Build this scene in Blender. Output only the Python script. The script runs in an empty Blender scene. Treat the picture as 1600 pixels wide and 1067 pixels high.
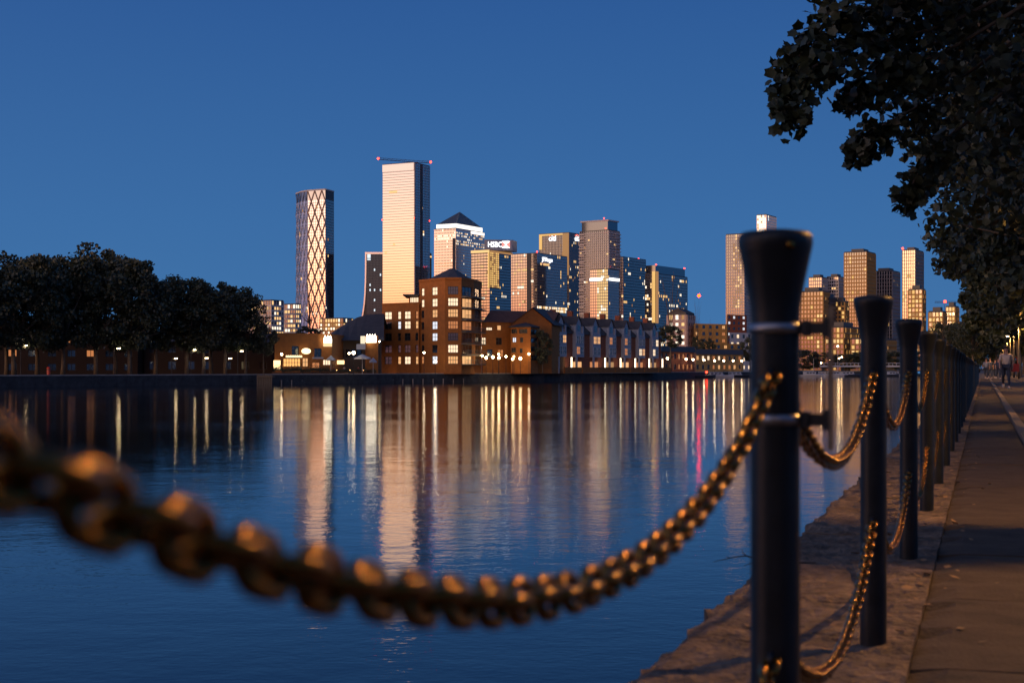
import bpy, math, random
from mathutils import Vector, Matrix
R = random.Random(7)
sc = bpy.context.scene
COL = sc.collection
# ---------------------------------------------------------------- camera
F = 2222.2                      # focal length in photograph pixels (50 mm on 36 mm)
HY = 576.0                      # horizon row
CZ = 3.0                        # eye height above the water
cam = bpy.data.cameras.new('camera')
cam.lens = 50; cam.sensor_width = 36; cam.shift_y = 42.5 / 1600
cam.clip_start = 0.05; cam.clip_end = 30000
cam.dof.use_dof = True; cam.dof.focus_distance = 120; cam.dof.aperture_fstop = 6.0
camo = bpy.data.objects.new('camera', cam); COL.objects.link(camo)
camo.location = (0, 0, CZ); camo.rotation_euler = (math.pi / 2, 0, 0)
sc.camera = camo
# ---------------------------------------------------------------- sky
world = bpy.data.worlds.new('World'); sc.world = world; world.use_nodes = True
wt = world.node_tree; wn = wt.nodes; wl = wt.links
bg = wn['Background']; bg.inputs[1].default_value = 1.0
SUN_AZ = -140                   # afterglow, behind the left shoulder
sky = wn.new('ShaderNodeTexSky'); sky.sky_type = 'NISHITA'; sky.sun_disc = False
sky.sun_elevation = math.radians(-3.2); sky.sun_rotation = math.radians(SUN_AZ); sky.ozone_density = 1.2
tc = wn.new('ShaderNodeTexCoord'); sx = wn.new('ShaderNodeSeparateXYZ'); rp = wn.new('ShaderNodeValToRGB')
wl.new(tc.outputs['Generated'], sx.inputs[0]); wl.new(sx.outputs[2], rp.inputs[0])
cr = rp.color_ramp
cr.elements[0].position = 0.0; cr.elements[0].color = (.056, .178, .395, 1)
cr.elements[1].position = 1.0; cr.elements[1].color = (.012, .045, .15, 1)
for p, c in ((.10, (.044, .152, .375)), (.25, (.027, .103, .310))):
    e = cr.elements.new(p); e.color = (*c, 1)
mx = wn.new('ShaderNodeMix'); mx.data_type = 'RGBA'; mx.blend_type = 'ADD'
mx.inputs[0].default_value = 1.0
tint = wn.new('ShaderNodeMix'); tint.data_type = 'RGBA'; tint.blend_type = 'MULTIPLY'; tint.inputs[0].default_value = 1
tint.inputs[7].default_value = (11.8, 7.2, 4.9, 1)
_a = math.radians(SUN_AZ)
dt = wn.new('ShaderNodeVectorMath'); dt.operation = 'DOT_PRODUCT'; wl.new(tc.outputs['Generated'], dt.inputs[0]); dt.inputs[1].default_value = (math.sin(_a), math.cos(_a), 0)
ma = wn.new('ShaderNodeMath'); ma.operation = 'MULTIPLY_ADD'; ma.inputs[1].default_value = .5; ma.inputs[2].default_value = .5; wl.new(dt.outputs['Value'], ma.inputs[0])
mp_ = wn.new('ShaderNodeMath'); mp_.operation = 'POWER'; mp_.inputs[1].default_value = 4.0; mp_.use_clamp = True; wl.new(ma.outputs[0], mp_.inputs[0])
fall = wn.new('ShaderNodeVectorMath'); fall.operation = 'SCALE'; wl.new(sky.outputs[0], fall.inputs[0]); wl.new(mp_.outputs[0], fall.inputs['Scale'])
wl.new(fall.outputs[0], tint.inputs[6])
wl.new(rp.outputs[0], mx.inputs[6]); wl.new(tint.outputs[2], mx.inputs[7])
wl.new(mx.outputs[2], bg.inputs[0])
# last warm light of the set sun
sun = bpy.data.lights.new('sun', 'SUN'); sun.energy = .7; sun.angle = math.radians(5); sun.color = (1, .55, .25)
suno = bpy.data.objects.new('sun', sun); COL.objects.link(suno)
_a = math.radians(SUN_AZ)
sd = Vector((math.sin(_a) * math.cos(.06), math.cos(_a) * math.cos(.06), math.sin(.06)))
suno.rotation_euler = sd.to_track_quat('Z', 'Y').to_euler()
sc.view_settings.view_transform = 'Standard'; sc.view_settings.look = 'None'
sc.view_settings.exposure = 0; sc.view_settings.gamma = 1
sc.cycles.use_denoising = True
sc.cycles.max_bounces = 6; sc.cycles.glossy_bounces = 4; sc.cycles.diffuse_bounces = 2
sc.cycles.caustics_reflective = False; sc.cycles.caustics_refractive = False
sc.cycles.sample_clamp_indirect = 4

# ---------------------------------------------------------------- helpers
def W(x, y, Y):                 # a place seen at photo pixel x, y and standing Y metres out
    return Vector(((x - 800) * Y / F, Y, CZ - (y - HY) * Y / F))
DU = Vector((.3147, .9492, 0)); DV = Vector((.9492, -.3147, 0))
QZ = 2.15                       # near quay level
FZ = 1.85                       # far quay level
def Q(u, v, z=0.0):             # along the quay, right of the viewer, above the quay
    return DU * u + DV * v + Vector((0, 0, QZ + z))

MATS = {}
def mat(name, base, rough=.6, metal=0., emit=None, es=0., noise=None, bump=None, spec=.5, nscale=None, wear=None):
    if name in MATS: return MATS[name]
    m = bpy.data.materials.new(name); m.use_nodes = True
    t = m.node_tree; n = t.nodes; l = t.links
    b = n['Principled BSDF']
    b.inputs['Base Color'].default_value = (*base, 1); b.inputs['Roughness'].default_value = rough
    b.inputs['Metallic'].default_value = metal; b.inputs['Specular IOR Level'].default_value = spec
    if emit:
        b.inputs['Emission Color'].default_value = (*emit, 1); b.inputs['Emission Strength'].default_value = es
    if noise or bump:
        co = n.new('ShaderNodeTexCoord')
        if noise:
            amt, scl = noise
            nz = n.new('ShaderNodeTexNoise'); nz.inputs['Scale'].default_value = scl; nz.inputs['Detail'].default_value = 6
            nz.inputs['Roughness'].default_value = .65
            l.new(co.outputs['Object'], nz.inputs['Vector'])
            cm = n.new('ShaderNodeValToRGB'); l.new(nz.outputs[0], cm.inputs[0])
            cm.color_ramp.elements[0].position = .3; cm.color_ramp.elements[1].position = .7
            lo = tuple(c * (1 - amt) for c in base); hi = tuple(min(1, c * (1 + amt)) for c in base)
            if wear: lo = wear
            cm.color_ramp.elements[0].color = (*lo, 1); cm.color_ramp.elements[1].color = (*hi, 1)
            l.new(cm.outputs[0], b.inputs['Base Color'])
        if bump:
            st, scl, dist = bump
            nb = n.new('ShaderNodeTexNoise'); nb.inputs['Scale'].default_value = scl; nb.inputs['Detail'].default_value = 5
            l.new(co.outputs['Object'], nb.inputs['Vector'])
            bp = n.new('ShaderNodeBump'); bp.inputs['Strength'].default_value = st; bp.inputs['Distance'].default_value = dist
            l.new(nb.outputs[0], bp.inputs['Height']); l.new(bp.outputs[0], b.inputs['Normal'])
    MATS[name] = m
    return m

class MB:
    def __init__(s): s.v = []; s.f = []; s.m = []
    def quad(s, a, b, c, d, mi=0):
        i = len(s.v); s.v += [tuple(a), tuple(b), tuple(c), tuple(d)]; s.f.append((i, i+1, i+2, i+3)); s.m.append(mi)
    def tri(s, a, b, c, mi=0):
        i = len(s.v); s.v += [tuple(a), tuple(b), tuple(c)]; s.f.append((i, i+1, i+2)); s.m.append(mi)
    def obox(s, o, ax, ay, az, mi=0):        # corner + three edge vectors
        o = Vector(o); i = len(s.v)
        for c in ((0,0,0),(1,0,0),(1,1,0),(0,1,0),(0,0,1),(1,0,1),(1,1,1),(0,1,1)):
            s.v.append(tuple(o + ax*c[0] + ay*c[1] + az*c[2]))
        for q in ((3,2,1,0),(4,5,6,7),(0,1,5,4),(1,2,6,5),(2,3,7,6),(3,0,4,7)):
            s.f.append(tuple(i+k for k in q)); s.m.append(mi)
    def box(s, x0, x1, y0, y1, z0, z1, mi=0):
        s.obox((x0,y0,z0), Vector((x1-x0,0,0)), Vector((0,y1-y0,0)), Vector((0,0,z1-z0)), mi)
    def prism(s, pts, z0, z1, mi=0, cap=True):  # plan polygon, counter-clockwise from above
        i = len(s.v); n = len(pts)
        for p in pts: s.v.append((p[0], p[1], z0))
        for p in pts: s.v.append((p[0], p[1], z1))
        for k in range(n):
            j = (k+1) % n; s.f.append((i+k, i+j, i+n+j, i+n+k)); s.m.append(mi)
        if cap:
            s.f.append(tuple(i+n+k for k in range(n))); s.m.append(mi)
            s.f.append(tuple(i+k for k in reversed(range(n)))); s.m.append(mi)
    def tube(s, pts, rad, n=8, mi=0, cap=True):
        pts = [Vector(p) for p in pts]; rings = []
        if not hasattr(rad, '__len__'): rad = [rad]*len(pts)
        up = None
        for k, p in enumerate(pts):
            d = (pts[min(k+1, len(pts)-1)] - pts[max(k-1, 0)]).normalized()
            if up is None:
                up = Vector((0,0,1)) if abs(d.z) < .9 else Vector((1,0,0))
            a = d.cross(up).normalized(); b = d.cross(a).normalized()
            up = -b if False else up
            i = len(s.v); rings.append(i)
            for q in range(n):
                t = 2*math.pi*q/n; s.v.append(tuple(p + (a*math.cos(t) + b*math.sin(t))*rad[k]))
        for r0, r1 in zip(rings, rings[1:]):
            for q in range(n):
                w = (q+1) % n; s.f.append((r0+q, r0+w, r1+w, r1+q)); s.m.append(mi)
        if cap:
            s.f.append(tuple(rings[0]+q for q in reversed(range(n)))); s.m.append(mi)
            s.f.append(tuple(rings[-1]+q for q in range(n))); s.m.append(mi)
    def lathe(s, prof, n=24, mi=0, c=(0,0,0)):
        i = len(s.v)
        for r, z in prof:
            for q in range(n):
                t = 2*math.pi*q/n; s.v.append((c[0]+r*math.cos(t), c[1]+r*math.sin(t), c[2]+z))
        for k in range(len(prof)-1):
            for q in range(n):
                w = (q+1) % n; s.f.append((i+k*n+q, i+k*n+w, i+(k+1)*n+w, i+(k+1)*n+q)); s.m.append(mi)
        s.f.append(tuple(i+q for q in reversed(range(n)))); s.m.append(mi)
        s.f.append(tuple(i+(len(prof)-1)*n+q for q in range(n))); s.m.append(mi)
    def mesh(s, name, mats, smooth=False):
        me = bpy.data.meshes.new(name); me.from_pydata(s.v, [], s.f)
        if not isinstance(mats, (list, tuple)): mats = [mats]
        for m in mats: me.materials.append(m)
        me.polygons.foreach_set('material_index', s.m)
        if smooth: me.polygons.foreach_set('use_smooth', [True]*len(s.f))
        me.update(); return me
    def build(s, name, mats, parent=None, smooth=False, kind=None):
        return link(name, s.mesh(name, mats, smooth), parent, kind=kind)

def link(name, data, parent=None, loc=None, kind=None):
    o = bpy.data.objects.new(name, data); COL.objects.link(o)
    if loc is not None: o.location = loc
    if parent is not None:
        o.parent = parent; KIDS.setdefault(parent.name, []).append(o)
        if loc is None and parent.type == 'EMPTY' and parent.get('_w'):
            o.matrix_parent_inverse = Matrix.Translation(-parent.location)
    if kind: o['kind'] = kind
    return o
def tag(o, label, cat, group=None, kind=None):
    if label: o['label'] = label
    if cat: o['category'] = cat
    if group: o['group'] = group
    if kind: o['kind'] = kind
    return o
def thing(name, label, cat, loc=(0,0,0), group=None, rz=0., worldparts=False):
    """an Empty at a thing's base; with worldparts its parts are given in world coordinates"""
    o = bpy.data.objects.new(name, None); COL.objects.link(o); o.location = loc; o.rotation_euler.z = rz
    o.empty_display_size = .3
    if worldparts: o['_w'] = 1
    return tag(o, label, cat, group)
def copy_tree(o, parent=None):
    c = o.copy(); COL.objects.link(c); c.parent = parent
    for ch in KIDS.get(o.name, []): copy_tree(ch, c)
    return c
KIDS = {}
def struct(o): o['kind'] = 'structure'; return o

# ---------------------------------------------------------------- materials
M_iron = mat('post_iron', (.011, .014, .017), .42, .0, spec=.38, noise=(.5, 9), bump=(.25, 60, .004))
M_chain = mat('chain_iron', (.22, .115, .022), .26, .9, noise=(.5, 60), bump=(.3, 120, .002))
M_steelband = mat('steel_band', (.35, .35, .36), .35, .8, noise=(.3, 30))
M_stone = mat('coping_stone', (.15, .108, .072), .85, noise=(.75, 6), bump=(1.0, 22, .05))
M_conc = mat('path_concrete', (.064, .046, .029), .88, noise=(.5, 4.0), bump=(.8, 60, .012))
M_kerb = mat('kerb_granite', (.19, .15, .11), .75, noise=(.3, 14), bump=(.4, 40, .006))
M_tarmac = mat('tarmac', (.07, .052, .036), .9, noise=(.25, 2.5), bump=(.5, 60, .006))
M_earth = mat('bed', (.08, .07, .06), .95, noise=(.3, 1))
M_land = mat('far_land', (.05, .05, .045), .95, noise=(.3, .05))
M_wall = mat('quay_wall_stone', (.030, .036, .042), .85, noise=(.5, .8), bump=(.5, 3, .1))
M_copingfar = mat('far_coping', (.30, .27, .23), .8, noise=(.3, .6))
M_bark = mat('bark', (.11, .085, .06), .85, noise=(.45, 3), bump=(.6, 9, .05))
M_twig = mat('twig_bark', (.05, .04, .03), .9)
def leafmat(name, col):
    m = mat(name, col, .5, noise=(.45, .8)); return m
M_leaf = leafmat('plane_leaf', (.034, .046, .024)); M_leaf2 = leafmat('far_leaf', (.040, .050, .026))
def emat(name, col, s): return mat(name, (.02, .02, .02), .5, emit=col, es=s)
E_warm = emat('lit_warm', (1, .60, .24), 1.15); E_white = emat('lit_white', (1, .86, .66), 1.5)
E_dim = emat('lit_dim', (1, .50, .18), .40); E_gold = emat('lit_gold', (1, .58, .18), .9)
E_cool = emat('lit_cool', (.8, .92, 1), 1.1); E_sign = emat('sign_white', (.95, .97, 1), 3.0)
E_red = emat('red_beacon', (1, .035, .015), 12.0); E_globe = emat('lamp_globe', (1, .66, .30), 38.0)
E_lampw = emat('lamp_cool_globe', (1, .72, .40), 38.0); E_orange = emat('lamp_orange', (1, .52, .16), 16.0)
M_glass = mat('curtain_glass', (.40, .41, .43), .07, 1.0)
M_glassd = mat('dark_glass', (.17, .19, .22), .08, 1.0)
M_glassw = mat('dark_window', (.10, .115, .135), .12, .8)
M_body = mat('tower_core', (.05, .05, .055), .6)
M_steel = mat('cladding_steel', (.70, .66, .63), .20, .92)
M_band = mat('band_grey', (.22, .21, .21), .5, .2)
M_bandd = mat('band_dark', (.06, .065, .075), .5, .3)
M_pale = mat('pale_concrete', (.55, .50, .46), .7, noise=(.1, .1))
M_bronze = mat('lattice_bronze', (.27, .18, .15), .5, .3)
M_roofd = mat('dark_roof', (.04, .042, .048), .7, noise=(.3, .5))
M_brick = mat('brick', (.34, .118, .020), .85, noise=(.22, 1.2), bump=(.4, 8, .03))
M_brickr = mat('red_brick', (.30, .085, .035), .85, noise=(.22, 1.2), bump=(.4, 8, .03))
M_brickp = mat('pale_brick', (.48, .27, .085), .85, noise=(.2, 1))
M_render = mat('white_render', (.38, .41, .45), .8, noise=(.1, .4))
M_frame = mat('window_frame', (.03, .03, .032), .5)
M_framew = mat('white_frame', (.6, .58, .54), .5)
M_rail = mat('railing', (.10, .11, .12), .5, .4)
M_slate = mat('slate', (.055, .050, .050), .75, noise=(.3, .8))
M_lampiron = mat('lamp_iron', (.03, .03, .03), .5, .3)

# ---------------------------------------------------------------- water
wm = bpy.data.materials.new('dock_water'); wm.use_nodes = True
t = wm.node_tree; n = t.nodes; l = t.links; b = n['Principled BSDF']
b.inputs['Base Color'].default_value = (.003, .010, .018, 1); b.inputs['Roughness'].default_value = .045
b.inputs['IOR'].default_value = 1.33; b.inputs['Specular IOR Level'].default_value = .6
geo = n.new('ShaderNodeNewGeometry')
def wnoise(scale, detail, sxy=(1, 1, 1)):
    mp = n.new('ShaderNodeMapping'); mp.inputs['Scale'].default_value = sxy; l.new(geo.outputs['Position'], mp.inputs['Vector'])
    z = n.new('ShaderNodeTexNoise'); z.inputs['Scale'].default_value = scale; z.inputs['Detail'].default_value = detail
    l.new(mp.outputs[0], z.inputs['Vector']); return z.outputs[0]
def wbump(h, st, dist, nrm=None):
    bp = n.new('ShaderNodeBump'); bp.inputs['Strength'].default_value = st; bp.inputs['Distance'].default_value = dist
    l.new(h, bp.inputs['Height'])
    if nrm: l.new(nrm, bp.inputs['Normal'])
    return bp.outputs[0]
b1 = wbump(wnoise(.55, 2, (.8, 1, 1)), 1, .012)
b2 = wbump(wnoise(2.6, 3, (.8, 1, 1)), 1, .0060, b1)
patch = wnoise(.03, 2, (.4, 1.6, 1))
pr = n.new('ShaderNodeMapRange'); l.new(patch, pr.inputs[0]); pr.inputs[1].default_value = .42; pr.inputs[2].default_value = .66
pr.inputs[3].default_value = .35; pr.inputs[4].default_value = 1.0
h3 = n.new('ShaderNodeMath'); h3.operation = 'MULTIPLY'; l.new(wnoise(11, 2, (.7, 1, 1)), h3.inputs[0]); l.new(pr.outputs[0], h3.inputs[1])
b3 = wbump(h3.outputs[0], 1, .0045, b2)
l.new(b3, b.inputs['Normal'])
w = MB(); w.quad((-900, -120, 0), (900, -120, 0), (900, 900, 0), (-900, 900, 0)); water = struct(w.build('water', wm))

# ---------------------------------------------------------------- ground and quays
BANK = [(-1100, 150), (-400, 190), (0, 230), (250, 258), (420, 279), (660, 314), (850, 342), (1000, 405), (1110, 490), (1290, 590), (1425, 610)]
bank = [W(x, HY, Y).to_2d() for x, Y in BANK]
g = MB()
far = [(-9000, 150), (-9000, 14000), (14000, 14000)] + [(14000, 620)]
ring = [p for p in bank]
# far land: fan strips from the bank outward
outer = [Vector((-9000, 120))] + [Vector((p.x*20-400 if p.x < 0 else p.x*20, 14000)) for p in bank[1:-1]] + [Vector((14000, 9000))]
for a, bb, c, d in zip(bank, bank[1:], outer[1:], outer):
    g.quad((a.x, a.y, FZ), (bb.x, bb.y, FZ), (c.x, c.y, FZ), (d.x, d.y, FZ))
e0 = Q(640, -.91)
g.quad((bank[-1].x, bank[-1].y, FZ), (e0.x, e0.y, FZ), (14000, 620, FZ), (14000, 9000, FZ))
struct(g.build('far_ground', M_land))
g = MB()
a, bb, c, d = Q(-60, -.86, -.032), Q(640, -.86, -.032), Q(640, 400, -.032), Q(-60, 400, -.032)
g.quad(a, d, c, bb); struct(g.build('quay_ground', M_earth))
# dock wall of the far bank, in courses
fw = thing('dock_wall', 'long low dark stone dock wall along the far bank', 'wall', (bank[5].x, bank[5].y, 0), worldparts=True)
m1 = MB(); m2 = MB()
for a, bb in zip(bank, bank[1:]):
    nrm = Vector((bb.y-a.y, a.x-bb.x, 0)).normalized()*-1
    dv = Vector((bb.x-a.x, bb.y-a.y, 0))
    if nrm.y < 0: nrm = -nrm
    m1.obox((a.x, a.y, -.5), dv, nrm*.8, Vector((0, 0, FZ+.42)), 0)
    m2.obox((a.x-nrm.x*.08, a.y-nrm.y*.08, FZ-.06), dv, nrm*.7, Vector((0, 0, .20)), 0)
m1.build('wall_face', M_wall, fw); m2.build('coping', M_copingfar, fw)
nw = thing('quay_wall', 'near stone quay wall dropping from the path into the water', 'wall', Q(10, -.9, -QZ), worldparts=True)
m1 = MB(); m1.obox(Q(-60, -.88, -QZ-.5), DU*700, DV*.9, Vector((0, 0, QZ+.42)), 0); m1.build('wall_face', M_wall, nw)
# coping stones, path slabs, kerb stones
def slab_mesh(name, L, Wd, nx, ny, amp, rag, m, seed, th=.16):
    r = random.Random(seed); mb = MB()
    def hgt(x, y): return amp*(math.sin(x*7.1+seed)*math.cos(y*9.3+seed*2) + .6*math.sin(x*17+y*13+seed) + r.uniform(-.6, .6))
    P = []
    for j in range(ny+1):
        for i in range(nx+1):
            x = L*i/nx; y = Wd*j/ny; z = hgt(x, y)
            if j == 0:
                y += r.uniform(-rag, rag)*.18 + rag*(.5*math.sin(x*5+seed) + .35*math.sin(x*13.7+seed*3) + .25*math.sin(x*29+seed*5)) + (rag*1.2 if i in (0, nx) else 0); z -= abs(r.gauss(.0, .012)) + .006
            if i in (0, nx) : z -= .006
            P.append((x, y, z))
    mb.v = P[:]
    for j in range(ny):
        for i in range(nx):
            k = j*(nx+1)+i; mb.f.append((k, k+1, k+nx+2, k+nx+1)); mb.m.append(0)
    border = [i for i in range(nx+1)] + [j*(nx+1)+nx for j in range(1, ny+1)] + [ny*(nx+1)+i for i in range(nx-1, -1, -1)] + [j*(nx+1) for j in range(ny-1, 0, -1)]
    base = len(mb.v)
    for k in border: mb.v.append((P[k][0], P[k][1], -th))
    nb = len(border)
    for q in range(nb):
        w2 = (q+1) % nb; mb.f.append((border[w2], border[q], base+q, base+w2)); mb.m.append(0)
    return mb.mesh(name, m, smooth=False)
ANG = math.atan2(DU.y, DU.x)
def lay(name, me, u, v, parent, z=0):
    o = link(name, me, parent, loc=Q(u, v, z) - (parent.location if parent else Vector())); o.rotation_euler.z = ANG; return o
# local x = along the quay, local y = to the left; slabs are laid from their right edge, mirrored below
quay = thing('quay_edge', 'rough stone coping along the near dock edge under the posts', 'coping', Q(0, -.5))
vars_ = [slab_mesh('coping_stone', 2.176, .706, 72, 24, .0075, .03, M_stone, s) for s in (3, 8, 14)]
for me in vars_:                       # local y must run to the right: mirror
    for v in me.vertices: v.co.y = -v.co.y
    me.flip_normals(); me.update()
u = -1.2
for k in range(60):
    lay('coping_stone', vars_[k % 3], u, -.91, quay, R.uniform(-.006, .006)); u += 2.185
pth = thing('path_strip', 'narrow concrete strip of slabs between the posts and the kerb', 'path', Q(0, .1))
pv = [slab_mesh('path_slab', 1.30, .625, 12, 6, .0016, .0, M_conc, s) for s in (2, 5)]
for me in pv:
    for v in me.vertices: v.co.y = -v.co.y
    me.flip_normals(); me.update()
u = -1.0
for k in range(100):
    lay('path_slab', pv[k % 2], u, -.20, pth, R.uniform(-.004, .004)); u += 1.312
kb = thing('kerb', 'pale granite kerb line running beside the concrete strip', 'kerb', Q(0, .48))
km = MB(); km.box(0, 1.80, -.115, 0, -.2, .055); kme = km.mesh('kerb_stone', M_kerb)
u = -1
for k in range(75):
    lay('kerb_stone', kme, u, .435, kb, R.uniform(-.003, .003)); u += 1.812
g = MB(); a, bb, c, d = Q(-30, .553, -.01), Q(640, .553, -.01), Q(640, 9, -.01), Q(-30, 9, -.01); g.quad(a, d, c, bb)
struct(g.build('footpath', M_tarmac))

# ---------------------------------------------------------------- posts and chains
PV = -.321; PU = [.304] + [2.327 + 2.17*k for k in range(44)]
post_prof = [(.0415, -.05), (.0405, .0), (.0400, .03), (.0395, .5), (.0395, .93), (.0405, .95), (.0445, .975), (.0515, 1.010), (.0570, 1.036), (.0600, 1.050), (.0602, 1.058), (.0585, 1.066), (.053, 1.071), (.030, 1.0745), (.004, 1.0755)]
pm = MB(); pm.lathe(post_prof, 32); post_me = pm.mesh('shaft', M_iron, True)
sm = MB(); _p = []
for k in range(9):
    t_ = math.pi*k/8; _p.append((-.038 - .020*math.sin(t_), .0, .012*math.cos(t_)))
sm.tube(_p, .0045, 6); staple_me = sm.mesh('chain_staple', M_iron, True)
def post(u, label, group=None):
    o = thing('dock_post', label, 'post', Q(u, PV), group); o.rotation_euler.z = ANG + R.uniform(-.02, .02)
    link('shaft', post_me, o, loc=(0, 0, 0))
    for z in (.835, .385):
        for s in (0, math.pi):
            st = link('chain_staple', staple_me, o, loc=(0, 0, z)); st.rotation_euler.z = s
    return o
post(PU[0], 'dark round dock post beside the viewer, where the front chain starts')
p1 = post(PU[1], 'dark flared dock post with two metal straps and a small sign bracket')
post(PU[2], 'dark flared dock post standing just beyond the strapped post')
post(PU[3], 'dark flared dock post, third in line counting from the strapped post')
PG = 'dock posts in a row along the quay'
for u in PU[4:]: post(u, 'dark iron dock post in the receding row along the quay path', PG)
# straps and sign edge on the first post
for z in (1.075-.160, 1.075-.307):
    bm = MB(); bm.lathe([(.0402, -.0085), (.0424, -.0085), (.0424, .0085), (.0402, .0085)], 32)
    s_ = bm.build('strap', M_steelband, None, True); s_.parent = p1; s_.location = (0, 0, z)
    bm = MB(); bm.box(-.006, .006, -.085, -.040, -.010, .010); bm.box(-.011, .011, -.056, -.046, -.013, .013); bm.box(-.012, .012, -.088, -.080, -.016, .016)
    s_ = bm.build('bracket', M_lampiron, None); s_.parent = p1; s_.location = (0, 0, z); s_.rotation_euler.z = -.12
bm = MB(); bm.lathe([(.008, 0), (.008, .004), (.005, .007), (.0, .008)], 12)
s_ = bm.build('bolt_head', M_chain, None, True); s_.parent = p1; s_.location = (-.048, -.030, 1.046); s_.rotation_euler = (math.radians(62), 0, math.radians(-52))
bm = MB(); bm.box(-.016, .016, -.0045, .0045, -.105, .125)
sg = bm.build('sign_plate', mat('sign_back', (.30, .22, .14), .5, .2, noise=(.3, 20)), None); sg.parent = p1; sg.location = (.0, -.088, 1.075-.250)
sg.rotation_euler.z = math.radians(6)
def link_mesh(rw, half, ro, ns, nt):
    pts = []
    for k in range(ns):
        a = 2*math.pi*k/ns; c_, s_ = math.cos(a), math.sin(a)
        pts.append(Vector((half*(1 if c_ > 1e-6 else -1 if c_ < -1e-6 else 0) + ro*c_, ro*s_, 0)))
    mb = MB()
    for k, p in enumerate(pts):
        d = (pts[(k+1) % ns] - pts[k-1]).normalized(); a = Vector((d.y, -d.x, 0))
        for q in range(nt):
            t_ = 2*math.pi*q/nt; mb.v.append(tuple(p + (a*math.cos(t_) + Vector((0,0,1))*math.sin(t_))*rw))
    for k in range(ns):
        k2 = (k+1) % ns
        for q in range(nt):
            q2 = (q+1) % nt; mb.f.append((k*nt+q, k2*nt+q, k2*nt+q2, k*nt+q2)); mb.m.append(0)
    return mb
PITCH = .0335
lm = link_mesh(.0053, .0082, .0138, 16, 8); link_me = lm.mesh('chain_link', M_chain, True)
ll = link_mesh(.0053, .0082, .0138, 8, 4)
def span_pts(L, sag):
    out = []; N = 400
    P_ = [Vector((L*k/N, 0, -4*sag*(k/N)*(1-k/N))) for k in range(N+1)]
    acc = 0; nxt = PITCH*.5
    for a, b_ in zip(P_, P_[1:]):
        d = (b_-a); ln = d.length
        while acc + ln >= nxt:
            out.append((a + d*((nxt-acc)/ln), d.normalized())); nxt += PITCH
        acc += ln
    return out
def frames(L, sag):
    res = []
    for k, (p, d) in enumerate(span_pts(L, sag)):
        y = Vector((0, 1, 0)); z = d.cross(y).normalized()
        mtx = Matrix((d, y, z)).transposed().to_4x4()
        tw = math.radians(75 if k % 2 else -15) + R.uniform(-.18, .18)
        res.append(Matrix.Translation(p) @ mtx @ Matrix.Rotation(tw, 4, 'X'))
    return res
def chain(u0, u1, z, sag, label, group, single):
    o = thing('chain', label, 'chain', Q(u0 + .050, PV, z), group); o.rotation_euler.z = ANG
    L = u1 - u0 - .100
    if single:
        for mtx in frames(L, sag):
            c = link('chain_link', link_me, o, loc=(0, 0, 0)); c.matrix_local = mtx
    else:
        key = round(L, 2), z
        if key not in CH:
            mb = MB()
            for mtx in frames(L, sag):
                i = len(mb.v); mb.v += [tuple(mtx @ Vector(v)) for v in ll.v]
                mb.f += [tuple(i+k for k in f) for f in ll.f]; mb.m += ll.m
            CH[key] = mb.mesh('chain_links', M_chain, True)
        link('chain_links', CH[key], o, loc=(0, 0, 0), kind='stuff')
    return o
CH = {}
chain(PU[0], PU[1], .836, .176, 'thick dark chain sagging across the open water to the strapped post', None, True)
chain(PU[0], PU[1], .385, .20, 'low chain ending near the foot of the strapped post', None, True)
chain(PU[1], PU[2], .835, .20, 'upper chain hanging behind the strapped post', None, True)
chain(PU[1], PU[2], .385, .20, 'lower chain drooping to the ground behind the strapped post', None, True)
chain(PU[2], PU[3], .835, .20, 'upper chain on the second gap beyond the strapped post', None, True)
chain(PU[2], PU[3], .385, .20, 'lower chain on the second gap beyond the strapped post', None, True)
for k in range(3, 26):
    chain(PU[k], PU[k+1], .835, .20, 'upper chain between plain posts farther along the quay', 'upper chains along the quay', False)
    chain(PU[k], PU[k+1], .385, .20, 'lower chain between plain posts farther along the quay', 'lower chains along the quay', False)
# twig and litter on the quay
tw = MB(); T0 = W(1183, 884, 6.15); T0.z = QZ + .03
for pts, r_ in (([(0,0,0), (-.05,0,.012), (-.10,.0,.006), (-.19,.01,-.016)], [.004,.003,.0025,.001]), ([(-.045,0,.012), (-.06,0,.022), (-.066,0,.040)], [.0025,.002,.001]), ([(0,0,0), (-.025,-.01,-.018), (-.06,-.01,-.03)], [.003,.002,.001]), ([(-.12,.0,.003),(-.135,0,.010)], [.002,.001]), ([(.0,0,0),(.12,.02,-.02),(.26,.03,-.022)], [.004,.004,.003])):
    tw.tube(pts, r_, 5)
twg = tw.build('twig', M_twig, None, True); twg.location = T0
tag(twg, 'thin bare twig poking out over the quay edge above the water', 'twig')
lf = MB()
for k in range(260):
    u = R.uniform(3.2, 16)**1; v = R.gauss(-.42, .22)
    if v < -.88 or v > .35: continue
    p = Q(u, v, .008); a = R.uniform(0, 6.28); s = R.uniform(.008, .028)
    d1 = Vector((math.cos(a), math.sin(a), R.uniform(-.1, .35)))*s; d2 = Vector((-math.sin(a), math.cos(a), R.uniform(-.1, .35)))*s*.7
    lf.quad(p-d1, p-d2, p+d1, p+d2)
tag(lf.build('leaf_litter', mat('dry_leaf', (.30, .19, .09), .8, noise=(.5, 5)), None), 'dry fallen leaves and grit scattered on the quay stones', 'litter', kind='stuff')

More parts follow.
